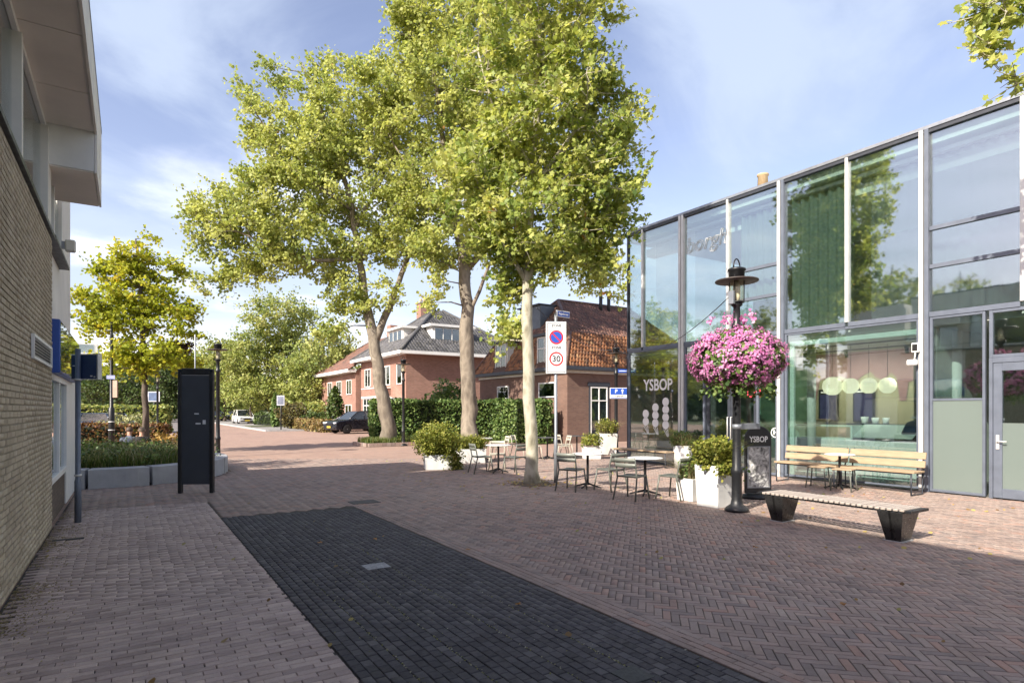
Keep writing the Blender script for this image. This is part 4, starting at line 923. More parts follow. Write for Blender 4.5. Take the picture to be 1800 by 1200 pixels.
# ------------------------------------------------------------------ trees
pal_plane = [(0, (0.177, 0.247, 0.072)), (0.3, (0.337, 0.402, 0.114)), (0.6, (0.496, 0.53, 0.162)), (0.88, (0.587, 0.618, 0.226)), (0.985, (0.587, 0.618, 0.292)), (1, (0.587, 0.307, 0.13))]
pal_near = [(0, (0.155, 0.245, 0.067)), (0.3, (0.309, 0.387, 0.095)), (0.65, (0.481, 0.513, 0.137)), (0.9, (0.612, 0.614, 0.212)), (0.985, (0.612, 0.62, 0.272)), (1, (0.612, 0.302, 0.121))]
pal_maple = [(0, (0.221, 0.286, 0.036)), (0.35, (0.35, 0.408, 0.044)), (0.7, (0.497, 0.51, 0.056)), (0.93, (0.57, 0.479, 0.064)), (1, (0.57, 0.367, 0.056))]
pal_far = [(0, (0.121, 0.18, 0.058)), (0.35, (0.255, 0.315, 0.085)), (0.7, (0.382, 0.417, 0.125)), (1, (0.523, 0.502, 0.199))]
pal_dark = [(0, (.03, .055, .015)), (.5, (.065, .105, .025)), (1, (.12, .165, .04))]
pal_hedge = [(0, (0.046, 0.094, 0.024)), (0.4, (0.109, 0.182, 0.048)), (0.8, (0.19, 0.275, 0.08)), (1, (0.276, 0.34, 0.113))]
pal_purple = [(0, (.05, .02, .025)), (.5, (.12, .05, .045)), (1, (.22, .12, .09))]
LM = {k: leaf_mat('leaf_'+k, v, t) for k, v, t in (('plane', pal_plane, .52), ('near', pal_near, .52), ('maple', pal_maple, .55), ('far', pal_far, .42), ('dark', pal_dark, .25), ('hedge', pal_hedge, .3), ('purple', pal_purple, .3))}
def bark_mat(name, stops, sc=2.2):
    m, t, o = nodes(name); q = NT(t); p = q.obj(); mp = q.n('ShaderNodeMapping', {0: p, 'Scale': (1, 1, .45)}).outputs[0]
    f = q.noise(mp, sc, 5, .65, .8); v = q.n('ShaderNodeTexVoronoi', {'Vector': mp, 'Scale': sc*2.4, 'Randomness': 1.0}).outputs['Distance']
    col = q.ramp(q.math('ADD', q.math('MULTIPLY', f, .75), q.math('MULTIPLY', v, .3)), stops)
    q.prin(o, col, .85, 0, q.bump(q.math('ADD', f, q.math('MULTIPLY', q.noise(p, 28, 4), .35)), .6, .03)); return m
m_bark_pale = bark_mat('pale_plane_bark', [(.30, (.16, .145, .10)), (.42, (.31, .285, .21)), (.54, (.45, .42, .33)), (.66, (.30, .28, .20)), (.78, (.50, .475, .39))], 2.6)
m_bark_brown = bark_mat('brown_plane_bark', [(.30, (.07, .058, .045)), (.44, (.15, .125, .095)), (.56, (.235, .20, .155)), (.66, (.15, .125, .095)), (.76, (.32, .285, .23))], 1.6)
m_bark_dark = bark_mat('dark_bark', [(.35, (.05, .04, .03)), (.7, (.13, .10, .08))], 3)
def tree(name, label, base, limbs, lobes, leaf, nleaf, csize, matl, bark, group=None, shape='diamond', cat='tree', droop=.5, sub=(.012, .02), spread=1.0, seed=1, minz=0, flat=1.0, twigs=True):
    """limbs: polylines [(x,y,z,r)...] in world space; lobes: (centre, (rx,ry,rz), clusters)"""
    rg = np.random.default_rng(seed); rd = random.Random(seed)
    root = empty(name, (base[0], base[1], 0), 0, label, cat, group); off = Vector((base[0], base[1], 0)); tb = MB(); N = []
    for li, L in enumerate(limbs):
        pts = [Vector(p[:3])-off for p in L]; rr = [p[3] for p in L]; P = []; Q = []
        for i in range(len(pts)-1):
            k = max(2, int((pts[i+1]-pts[i]).length/.45))
            for j in range(k):
                t = j/k; P.append(pts[i].lerp(pts[i+1], t)); Q.append(rr[i]*(1-t)+rr[i+1]*t)
        P.append(pts[-1]); Q.append(rr[-1])
        for i in range(1, len(P)-1):
            P[i] = P[i]+Vector((rd.gauss(0, 1), rd.gauss(0, 1), 0))*min(.04, Q[i]*.14)
            Q[i] *= 1+rd.gauss(0, .035)
        if li == 0: Q[0] *= 1.35; 
        tb.tube(P, Q, 14 if Q[0] > .1 else 8)
        z0 = 0 if li else limbs[0][0][2]+1.5
        N += [(p, q_) for p, q_ in zip(P, Q) if p.z > minz]
    CP = []
    for c, r, n in lobes:
        u = rg.normal(size=(n, 3)); u /= np.linalg.norm(u, axis=1)[:, None]; s = rg.uniform(0.12, 1, n)**.42
        CP += [Vector(c)-off+Vector((a[0]*r[0]*t, a[1]*r[1]*t, a[2]*r[2]*t)) for a, t in zip(u, s)]
    NP = np.array([p for p, _ in N]); NR = np.array([q_ for _, q_ in N]); org = NP[0]
    CP.sort(key=lambda p: min(((NP-np.array(p))**2).sum(1)))
    addP, addR = [list(map(tuple, NP))], []
    NPl = [tuple(p) for p in NP]; NRl = list(NR)
    for p in CP:
        arr = np.array(NPl); d = arr-np.array(p); dist = np.sqrt((d**2).sum(1))
        cost = dist+np.maximum(0, arr[:, 2]-p.z)*1.1+.02/np.maximum(np.array(NRl), .01)*.25
        k = int(cost.argmin()); a = Vector(NPl[k]); L = (p-a).length; r0 = min(NRl[k]*.75, sub[0]+sub[1]*L)
        md = a.lerp(p, .5)+Vector((rd.gauss(0, .08), rd.gauss(0, .08), .10*L*.5+rd.gauss(0, .05)))*min(1, L)
        tb.tube([a, md, p], [r0, r0*.7, max(.006, r0*.3)], 5, False)
        for t in (.35, .7, 1.0):
            NPl.append(tuple(a.lerp(md, t*2) if t < .5 else md.lerp(p, t*2-1))); NRl.append(r0*(1-.7*t))
    n = len(CP); CA = np.array(CP); ns_ = 6
    SD = rg.normal(size=(n, ns_, 3))+np.array([0, 0, .25]); SD[..., 2] *= .75*flat; SD /= np.linalg.norm(SD, axis=2)[..., None]; SL = csize*rg.uniform(.9, 2.1, (n, ns_))
    if twigs:
        for i in range(n):
            for k in range(ns_): c0 = Vector(CA[i]); tb.tube([c0, c0+Vector(SD[i, k])*SL[i, k]*.95], [.009*leaf/.13, .004*leaf/.13], 3, False)
    tb.build('trunk', bark, root)
    idx = np.repeat(np.arange(n), nleaf); sk_ = rg.integers(0, ns_, len(idx)); tt = rg.uniform(.08, 1, len(idx))**.8
    X = CA[idx]+SD[idx, sk_]*(SL[idx, sk_]*tt)[:, None]+np.clip(rg.normal(size=(len(idx), 3)), -1.7, 1.7)*np.array([1, 1, .8])*csize*.24*spread
    tone = np.clip(rg.uniform(0, 1, n)[idx]*.5+rg.uniform(0, 1, (n, ns_))[idx, sk_]*.2+rg.uniform(0, 1, len(idx))*.42-.06, 0, 1)
    leaves('crown', X, leaf, matl, shape, droop=droop, rnd=tone, parent=root)
    return root
def L3(px, py, d): return tuple(PD(px, py, d))
def lobe(px, py, d, rx, rz, n, ry=None, f=None):
    k = d/FOC; return (PD(px, py, d), (rx*k, (ry or rx)*k, rz*k), n)
def limb(pts): return [(*PD(px, py, d), r) for px, py, d, r in pts]
# nearest plane tree on the terrace
d3 = 13.86
b3 = G(936, 850)
tree('plane_tree', 'plane tree with slim pale trunk standing between the terrace tables and the zone sign', b3,
     [[(b3[0], b3[1], -.05, .17)]+limb([(934, 800, d3, .145), (929, 700, d3, .135), (927, 600, d3, .13), (928, 480, d3, .12), (930, 350, d3, .10), (945, 200, d3, .07), (950, 60, d3, .05), (945, -90, d3, .025)]),
      limb([(928, 500, d3, .06), (880, 420, d3-.3, .045), (845, 330, d3-.5, .03)]), limb([(929, 455, d3, .06), (1000, 400, d3+.3, .04), (1060, 330, d3+.2, .02)]), limb([(930, 340, d3, .05), (1010, 230, d3-.4, .035), (1060, 130, d3-.4, .02)]), limb([(935, 300, d3, .05), (870, 200, d3+.4, .03), (840, 90, d3+.2, .02)])],
     [lobe(940, 400, d3, 120, 70, 58), lobe(1040, 330, d3, 85, 75, 44), lobe(860, 330, d3, 90, 95, 46), lobe(960, 220, d3, 130, 110, 80), lobe(1060, 200, d3, 60, 80, 26), lobe(930, 70, d3, 150, 110, 80), lobe(1000, 20, d3, 90, 90, 30), lobe(900, -100, d3, 130, 100, 45), lobe(1000, 440, d3, 85, 30, 18), lobe(1070, 380, d3, 50, 45, 16), lobe(865, 400, d3, 50, 45, 14), lobe(940, 450, d3, 70, 25, 12), lobe(898, 500, d3+.6, 20, 50, 12), lobe(893, 580, d3+.6, 13, 28, 6), lobe(1060, 480, d3+.2, 40, 25, 3), lobe(1095, 250, d3, 40, 30, 5)],
     .118, 88, .34, LM['near'], m_bark_pale, 'plane trees by the terrace', 'maple', seed=3, minz=2.6, droop=.55)
# middle plane tree by the hedge
d2 = 28.0
b2 = G(826, 785.5)
tree('plane_tree', 'tall plane tree with thick brown trunk rising from behind the bushy planter at the hedge', b2,
     [[(b2[0], b2[1], -.05, .42)]+limb([(826, 740, d2, .37), (823, 640, d2, .335), (818, 560, d2, .31), (820, 500, d2, .28), (815, 460, d2, .26), (800, 380, d2, .17), (780, 250, d2, .12), (760, 100, d2, .06)]),
      limb([(822, 560, d2, .10), (842, 512, d2-.2, .085), (860, 465, d2-.4, .075), (900, 452, d2-.4, .05)]), limb([(818, 475, d2, .18), (850, 440, d2, .15), (880, 380, d2+.5, .10), (900, 250, d2+.5, .06)]), limb([(806, 400, d2, .10), (740, 330, d2-.5, .07), (690, 250, d2-.6, .03)]), limb([(790, 320, d2, .09), (850, 200, d2+.8, .06), (870, 60, d2, .03)])],
     [lobe(790, 330, d2, 105, 80, 76), lobe(760, 200, d2, 105, 95, 84), lobe(800, 60, d2, 115, 95, 84), lobe(740, 60, d2, 45, 70, 26), lobe(860, 200, d2, 95, 105, 60), lobe(900, 60, d2, 90, 90, 40), lobe(790, 435, d2, 70, 40, 30), lobe(760, 460, d2-.6, 40, 45, 14), lobe(755, 530, d2-.5, 26, 14, 3), lobe(1010, 500, d2+1, 75, 24, 10), lobe(1010, 450, d2, 80, 45, 18), lobe(1085, 490, d2, 26, 34, 5), lobe(705, 40, d2, 20, 30, 5), lobe(700, 330, d2, 45, 55, 15)],
     .135, 108, .50, LM['plane'], m_bark_brown, 'plane trees by the terrace', 'round', seed=5, minz=6)
# left plane tree by the street lamp
d1 = 29.0
b1 = G(684, 781)
tree('plane_tree', 'wide plane tree with leaning forked trunk at the street end of the hedge', b1,
     [[(b1[0], b1[1], -.05, .43)]+limb([(683, 755, d1, .37), (672, 690, d1, .31), (661, 620, d1, .28), (655, 590, d1, .27), (640, 520, d1, .20), (632, 440, d1, .16), (610, 330, d1, .12), (560, 180, d1, .06), (530, 110, d1, .03)]),
      limb([(659, 600, d1, .20), (676, 560, d1+.2, .17), (700, 500, d1+.3, .14), (718, 450, d1+.3, .10), (730, 400, d1+.3, .06)]), limb([(640, 455, d1, .11), (560, 458, d1-1, .085), (500, 440, d1-1.4, .06), (400, 400, d1-2, .03)]), limb([(620, 370, d1, .10), (520, 300, d1-.5, .07), (450, 200, d1-.6, .03)]), limb([(625, 400, d1, .10), (690, 280, d1+.5, .07), (700, 150, d1+.3, .03)]), limb([(606, 320, d1, .07), (585, 200, d1+.8, .05), (590, 100, d1+.8, .02)])],
     [lobe(600, 330, d1, 105, 90, 100), lobe(525, 265, d1, 90, 70, 58), lobe(475, 215, d1, 50, 55, 20), lobe(620, 200, d1, 105, 85, 80), lobe(690, 230, d1, 80, 100, 50), lobe(445, 395, d1-1, 80, 65, 52), lobe(375, 415, d1-1, 48, 48, 19), lobe(540, 425, d1-.5, 80, 55, 44), lobe(490, 330, d1-.5, 55, 50, 22), lobe(420, 340, d1-.8, 45, 35, 10), lobe(470, 470, d1-.8, 60, 30, 14), lobe(660, 440, d1, 50, 40, 16), lobe(645, 120, d1, 50, 30, 10), lobe(580, 130, d1, 34, 30, 6), lobe(470, 135, d1, 40, 30, 5), lobe(700, 420, d1, 55, 50, 20), lobe(605, 525, d1, 38, 60, 24), lobe(670, 530, d1, 45, 34, 7), lobe(735, 110, d1, 25, 60, 9), lobe(345, 365, d1-1, 22, 24, 5), lobe(370, 485, d1-1, 36, 26, 8), lobe(430, 480, d1-1, 40, 22, 9), lobe(730, 380, d1, 50, 55, 16), lobe(575, 590, d1, 26, 18, 3), lobe(425, 165, d1, 20, 30, 3)],
     .135, 108, .50, LM['plane'], m_bark_brown, 'plane trees by the terrace', 'round', seed=9, minz=5.5)
# yellowing maple in the round planter
dm = 23.0; bm_ = PD(256, 790, dm)
tree('maple_tree', 'young yellowing maple standing behind the round stone planter', (bm_.x, bm_.y),
     [[(bm_.x, bm_.y, 0, .15)]+limb([(257, 740, dm, .115), (253, 650, dm, .10), (250, 560, dm, .085), (245, 480, dm, .05), (238, 420, dm, .02)])],
     [lobe(245, 445, dm, 30, 35, 12), lobe(200, 480, dm, 45, 26, 16), lobe(180, 530, dm, 38, 26, 14), lobe(250, 520, dm, 60, 40, 40), lobe(300, 555, dm, 40, 26, 18), lobe(210, 570, dm, 55, 26, 24), lobe(255, 620, dm, 75, 24, 30), lobe(220, 640, dm, 50, 22, 14), lobe(290, 640, dm, 45, 20, 12), lobe(300, 470, dm, 26, 22, 5), lobe(335, 580, dm, 22, 16, 4), lobe(175, 470, dm, 20, 12, 4), lobe(170, 560, dm, 30, 20, 8)],
     .115, 84, .37, LM['maple'], m_bark_dark, None, 'round', seed=11, minz=2.4, flat=.62, droop=.55)
# overhanging branch near the camera: its tree stands beside the glass facade, out of frame
bo = (10.2, -1.2)
tree('plane_tree', 'plane tree at the picture edge whose lobed leaves hang in from above the glass building', bo,
     [[(*bo, -.05, .2), (10.3, -1.1, 2, .16), (10.3, -.8, 4.5, .14), (10.4, -.4, 7.5, .10), (10.4, -.2, 11, .04)], [(10.35, -.5, 6.5, .07), (10.6, 1.2, 7.6, .05), (10.85, 2.7, 8.0, .03), (10.8, 3.6, 7.7, .012)]],
     [((10.75, 3.55, 7.55), (.5, .4, .25), 12), ((10.8, 3.7, 7.0), (.16, .16, .16), 4), ((11.0, 3.45, 6.5), (.10, .10, .12), 2), ((11.4, 3.0, 7.9), (.5, .5, .4), 8), ((10.6, -.3, 8.5), (2.1, 1.6, 2.2), 60), ((10.4, -.5, 11), (1.5, 1.5, 1.5), 20)],
     .15, 22, .22, LM['near'], m_bark_pale, 'plane trees by the terrace', 'maple', seed=13, minz=4)
# park trees behind the street
for k, (nm, lab, px, d, lob, lf, nl, cs, mt) in enumerate((
    ('lime_tree', 'tall feathery yellow green tree behind the parked white car', 470, 72, [(490, 560, 65, 45, 46), (460, 620, 70, 50, 50), (520, 630, 50, 55, 34), (440, 680, 45, 35, 22), (500, 690, 60, 30, 28)], .25, 120, 1.2, 'far'),
    ('lime_tree', 'yellow green tree leaning over the fence right of the small square signpost', 560, 62, [(560, 640, 50, 45, 34), (590, 600, 35, 30, 14), (545, 690, 42, 34, 26), (530, 650, 30, 30, 12)], .23, 110, 1.05, 'far'),
    ('lime_tree', 'broad green tree beside the far street lamp left of the white car', 395, 85, [(395, 640, 40, 45, 32), (380, 680, 40, 40, 26), (420, 690, 36, 40, 20)], .28, 110, 1.4, 'far'),
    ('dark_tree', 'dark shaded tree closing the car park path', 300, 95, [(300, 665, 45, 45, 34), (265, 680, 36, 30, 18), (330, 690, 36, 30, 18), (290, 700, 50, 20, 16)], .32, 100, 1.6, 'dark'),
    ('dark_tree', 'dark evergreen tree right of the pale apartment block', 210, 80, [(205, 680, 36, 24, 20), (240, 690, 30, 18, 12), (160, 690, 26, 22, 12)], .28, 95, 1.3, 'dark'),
    ('lime_tree', 'light green tree behind the brown roofed house', 620, 95, [(610, 650, 50, 40, 26), (560, 665, 50, 40, 22)], .32, 100, 1.6, 'far'),
    ('small_tree', 'small slim tree on the verge beside the white car', 440, 70, [(440, 700, 30, 22, 12)], .2, 90, .8, 'far'))):
    b_ = PD(px, 720, d)
    tz = PD(px, min(l[1] for l in lob)+10, d).z
    tree(nm, lab, (b_.x, b_.y), [[(b_.x, b_.y, -.03, .2), (b_.x+.1, b_.y, tz*.35, .16), (b_.x, b_.y+.1, tz*.7, .09), (b_.x, b_.y, tz, .03)]],
         [lobe(a, c, d, r, rz, n) for a, c, r, rz, n in lob], lf, nl, cs, LM[mt], m_bark_dark, 'park trees beyond the street', 'round', seed=20+k, minz=1.5, sub=(.03, .02))
for k, (x, y, H, lab) in enumerate(((-9.5, 17.8, 10, 'leafy tree behind the brick building whose shadow falls across the street'), (-13, 30, 11, 'tall green tree behind the brick building mirrored in the glass front'), (-19, 42, 12, 'broad green tree far behind the brick building mirrored in the glass front'), (-24, 20, 12, 'green tree in the yard behind the brick building'), (-9, 48, 9, 'round green tree beside the pale apartment block'))):
    tree('lime_tree', lab, (x, y), [[(x, y, -.03, .2), (x+.1, y, H*.35, .16), (x, y+.1, H*.7, .09), (x, y, H, .03)]], [((x, y, H*.62), (H*.26, H*.26, H*.33), 60), ((x+.8, y-.5, H*.42), (H*.25, H*.25, H*.14), 26)], .2, 60, .7, LM['far'], m_bark_dark, 'park trees beyond the street', 'round', seed=60+k, minz=1.5, sub=(.03, .02))
# conifer tip at the wall, cypresses by the villa
def cone_tree(name, lab, px, py, d, hpx, wpx, mt, group=None):
    p = PD(px, 720, d); H = hpx*d/FOC; Wd = wpx*d/FOC/2; root = empty(name, (p.x, p.y, 0), 0, lab, 'tree', group)
    MB().tube([(0, 0, -.03), (0, 0, H*.9)], [.12, .02], 8).build('trunk', m_bark_dark, root)
    n = int(900+H*Wd*420); t = rng.uniform(0, 1, n)**.8; a = rng.uniform(0, 2*np.pi, n); r = Wd*np.sin(np.pi*np.clip(t*.82+.18, 0, 1))**.7*rng.uniform(.55, 1.08, n)*(1+.15*np.sin(a*5+t*9))
    leaves('crown', np.stack([r*np.cos(a), r*np.sin(a), .1+t*H], 1), .22, mt, 'diamond', droop=.8, parent=root)
cone_tree('cypress_tree', 'dark green columnar cypress standing left of the villa bay window', 589, 735, 49, 76, 30, LM['dark'], 'cypresses by the villa')
cone_tree('cypress_tree', 'slim cypress half behind the small square signpost on the pavement', 484, 735, 56, 60, 14, LM['hedge'], 'cypresses by the villa')
# weeping red leaf tree behind the information stand
p0 = PD(346, 720, 25); pb = (p0.x, p0.y)
tree('weeping_tree', 'small weeping tree with bent dark trunk and purple brown leaves behind the black stand', pb,
     [[(*pb, 0, .09), (*PD(345, 680, 25), .075), (*PD(338, 640, 25), .06), (*PD(322, 612, 25), .04), (*PD(306, 602, 25), .02)]],
     [lobe(322, 612, 25, 16, 12, 10), lobe(308, 606, 25, 12, 8, 6), lobe(340, 640, 25, 8, 8, 3)], .11, 50, .16, LM['purple'], m_bark_dark, None, 'diamond', seed=41, minz=2.6)
# distant tree line closes the horizon: one mass
P = []
for _ in range(13000):
    a = random.uniform(-1.1, 1.25); d = random.uniform(125, 165); z = random.uniform(0, 1)**.8*(8.5+2.2*math.sin(a*9)+1.8*math.sin(a*23))
    P.append((d*math.sin(a+TH), d*math.cos(a+TH), z))
for _ in range(15000):  # unseen rest of the ring, added to hide the mirrored horizon glow
    a = random.uniform(1.25, 2*math.pi-1.1); d = random.uniform(75, 100); z = random.uniform(0, 1)**.8*(8+2.2*math.sin(a*9)+1.8*math.sin(a*23))
    P.append((d*math.sin(a+TH), d*math.cos(a+TH), z))
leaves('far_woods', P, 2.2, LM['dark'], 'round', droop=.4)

# ------------------------------------------------------------------ hedges and shrubs
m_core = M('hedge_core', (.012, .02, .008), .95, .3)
def hedge(name, lab, path, h, th, dens, lf, mt, cat='hedge', group=None, wav=.06):
    a0 = path[0]; root = empty(name, (a0[0], a0[1], 0), 0, lab, cat, group); core = MB(); P = []
    for (x0, y0), (x1, y1) in zip(path[:-1], path[1:]):
        L = math.hypot(x1-x0, y1-y0); a = math.atan2(y1-y0, x1-x0); nx, ny = -math.sin(a), math.cos(a)
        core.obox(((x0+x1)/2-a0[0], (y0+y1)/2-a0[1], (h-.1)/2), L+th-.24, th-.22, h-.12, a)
        n = int(dens*L*(2*h+th))
        for _ in range(n):
            t = random.uniform(-th/2/L, 1+th/2/L); s = random.uniform(0, 2*h+th); bul = wav*(math.sin(t*L*2.1)+math.sin(t*L*.7+2)+math.sin(s*3))*.5
            if s < h: o, z = -th/2-bul, s
            elif s < h+th: o, z = s-h-th/2, h+bul+random.gauss(0, .05)
            else: o, z = th/2+bul, s-h-th
            o += random.gauss(0, .05)
            P.append((x0+(x1-x0)*t+nx*o-a0[0], y0+(y1-y0)*t+ny*o-a0[1], z))
        for (ex, ey, sgn) in ((x0, y0, -1), (x1, y1, 1)):
            for _ in range(int(dens*th*h)):
                o = random.uniform(-th/2, th/2); k = sgn*(th/2+random.gauss(0, .05))
                P.append((ex+math.cos(a)*k+nx*o-a0[0], ey+math.sin(a)*k+ny*o-a0[1], random.uniform(0, h)))
    core.build('dark_core', m_core, root); leaves('foliage', P, lf, mt, 'round', droop=.35, parent=root); return root  # solid near-black box; the hedge's inner shade is put into its colour
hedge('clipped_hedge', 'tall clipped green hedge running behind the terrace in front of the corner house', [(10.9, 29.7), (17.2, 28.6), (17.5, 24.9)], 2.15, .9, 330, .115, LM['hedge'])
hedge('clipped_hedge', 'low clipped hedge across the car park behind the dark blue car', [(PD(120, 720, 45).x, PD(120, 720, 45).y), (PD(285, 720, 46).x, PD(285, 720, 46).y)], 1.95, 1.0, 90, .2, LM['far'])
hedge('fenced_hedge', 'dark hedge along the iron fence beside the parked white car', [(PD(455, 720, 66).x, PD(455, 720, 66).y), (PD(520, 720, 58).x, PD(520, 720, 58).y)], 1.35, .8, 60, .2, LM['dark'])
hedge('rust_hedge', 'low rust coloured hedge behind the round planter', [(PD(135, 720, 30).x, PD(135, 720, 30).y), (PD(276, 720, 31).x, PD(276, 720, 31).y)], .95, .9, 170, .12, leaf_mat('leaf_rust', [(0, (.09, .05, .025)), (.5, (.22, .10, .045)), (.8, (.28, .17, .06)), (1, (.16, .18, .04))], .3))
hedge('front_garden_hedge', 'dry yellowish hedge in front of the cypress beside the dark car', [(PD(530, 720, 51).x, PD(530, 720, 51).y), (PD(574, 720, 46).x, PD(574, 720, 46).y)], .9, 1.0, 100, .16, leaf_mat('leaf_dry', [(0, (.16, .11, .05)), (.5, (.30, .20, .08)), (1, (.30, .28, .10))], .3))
def shrub(name, lab, c, r, n, lf, mt, cat='shrub', shape='round', group=None, stems=True):
    root = empty(name, c, 0, lab, cat, group); u = rng.normal(size=(n, 3)); u /= np.linalg.norm(u, axis=1)[:, None]
    s = rng.uniform(.2, 1, n)**.4*(1+.18*np.sin(u[:, 0]*7+u[:, 2]*5)); P = u*s[:, None]*np.array(r); P[:, 2] += r[2]; P = P[P[:, 2] > .02]
    if stems:
        b = MB()
        for k in range(6):
            a = k*1.05; b.tube([(0, 0, 0), (math.cos(a)*r[0]*.4, math.sin(a)*r[1]*.4, r[2]*1.3)], [.02, .006], 5)
        b.build('stems', m_bark_dark, root)
    leaves('foliage', P, lf, mt, shape, droop=.6, parent=root); return root
def at(px, d, z=0): p = PD(px, 720, d); return (p.x, p.y, z)
shrub('berry_shrub', 'loose green shrub rising above the hedge between the two big houses', at(790, 36), (1.5, 1.5, 1.75), 2600, .17, LM['hedge'])
shrub('garden_shrub', 'brownish green shrub right of the small square signpost', at(512, 52), (1.3, 1.3, 1.2), 1500, .17, leaf_mat('leaf_olive', [(0, (.05, .045, .02)), (.6, (.13, .11, .04)), (1, (.2, .17, .06))], .3))
shrub('garden_shrub', 'dark green round shrub at the foot of the cypress', at(560, 52), (1.6, 1.2, .8), 1400, .17, LM['dark'])
shrub('flowering_shrub', 'pale variegated shrub behind the maple trunk', at(222, 33), (1.3, 1.2, .75), 1500, .12, leaf_mat('leaf_pale', [(0, (.12, .14, .05)), (.5, (.30, .32, .14)), (1, (.48, .46, .28))], .3))
shrub('low_shrub', 'low orange brown shrub at the right end of the round planter', at(300, 22.5), (.9, .7, .42), 900, .10, leaf_mat('leaf_orange', [(0, (.14, .10, .03)), (.5, (.30, .19, .05)), (1, (.42, .28, .08))], .3))
shrub('garden_shrub', 'leafy shrub below the porch roof of the brown roofed house', at(545, 57), (1.8, 1.4, 1.3), 1500, .2, LM['far'])
# planted strip with brick edging at the hedge foot
sx0, sy0 = G(646, 784); 
ps = MB(); ps.box(9.3, 13.4, 26.9, 28.9, -.01, .12).build('planting_bed', M('bed_soil', (.06, .045, .03), .95, .3))
bpy.data.objects['planting_bed']['kind'] = 'structure'
be = empty('bed_edging', (9.3, 26.9, 0)); be['kind'] = 'structure'
me = MB().box(0, .205, -.05, .05, 0, .16).mesh('brick', brickpiece_mat('edge_brick', plaza_stops, 'obj'))
for k in range(19): link('brick', me, be, (.215*k, -.06, 0))
for k in range(9): o = link('brick', me, be, (-.06, .215*k, 0), (0, 0, R(90)))
m_grass = leaf_mat('grass_mat', [(0, (.05, .09, .015)), (.5, (.11, .16, .03)), (.9, (.20, .22, .06)), (1, (.30, .27, .12))], .35)
blades('bed_grass', [(random.uniform(9.35, 13.35), random.uniform(26.95, 28.8), .11) for _ in range(3500)], .28, m_grass, wid=.014)

# ------------------------------------------------------------------ round stone planter
PC = Vector((-.3, 19.1, 0)); PA, PB = 2.7, 3.3
sp = empty('stone_planter', PC, 0, 'low round planter of curved grey stone blocks filled with grasses', 'planter')
m_stone = M('grey_stone', (.38, .385, .40), .75, .16, 2.5, .2, 50)
NS = 14
for k in range(NS):
    b = MB(); a0, a1 = 2*math.pi*(k+.12)/NS+.012, 2*math.pi*(k+1.12)/NS-.012; n = 5; vs = []
    for i in range(n+1):
        a = a0+(a1-a0)*i/n; c_, s_ = math.cos(a), math.sin(a)
        vs += [(PA*c_, PB*s_, -.05), (PA*c_, PB*s_, .40), ((PA-.02)*c_, (PB-.02)*s_, .415), ((PA-.42)*c_, (PB-.42)*s_, .415), ((PA-.42)*c_, (PB-.42)*s_, .2)]
    fs = []
    for i in range(n):
        for j in range(4): fs.append((5*i+j, 5*i+5+j, 5*i+6+j, 5*i+1+j))
    fs += [tuple(range(5)), tuple(5*n+j for j in reversed(range(5)))]
    b.add(vs, fs); b.build('stone', m_stone, sp)
MB().lathe([(2.3, .30), (1.2, .36), (.001, .38)], (0, 0, 0), 32, True, 1, 1.25).build('soil', M('planter_soil', (.07, .05, .035), .95), sp)
def ell(n, r0, r1):
    out = []
    while len(out) < n:
        a = random.uniform(0, 2*math.pi); r = math.sqrt(random.uniform(r0*r0, r1*r1)); out.append((r*2.25*math.cos(a), r*2.85*math.sin(a), .34))
    return out
blades('grass', [(x, y, z) for x, y, z in ell(7500, 0, 1)], .40, m_grass, parent=sp, wid=.009, lean=.5)
m_seed = leaf_mat('seed_heads', [(0, (.20, .16, .07)), (.5, (.36, .31, .16)), (1, (.5, .46, .3))], .3)
blades('seed_grass', [(x, y, z) for x, y, z in ell(1500, .3, 1)], .52, m_seed, parent=sp, wid=.006, lean=.45)
P = []
for x, y, z in ell(90, .1, .95): P += [(x+random.gauss(0, .22), y+random.gauss(0, .22), z+abs(random.gauss(.2, .13))) for _ in range(60)]
leaves('low_plants', P, .075, LM['hedge'], 'round', parent=sp, droop=.7)
for nm, mt, cnt in (('pale_herbs', m_seed, 5), ('dark_herbs', LM['dark'], 6), ('lime_herbs', LM['far'], 5)):
    P = []
    for x, y, z in ell(cnt, .35, .95):
        rr_ = random.uniform(.22, .42); P += [(x+random.gauss(0, rr_*.5), y+random.gauss(0, rr_*.5), z+abs(random.gauss(rr_*.55, rr_*.3))) for _ in range(420)]
    leaves(nm, P, .06, mt, 'diamond', parent=sp, droop=.4)

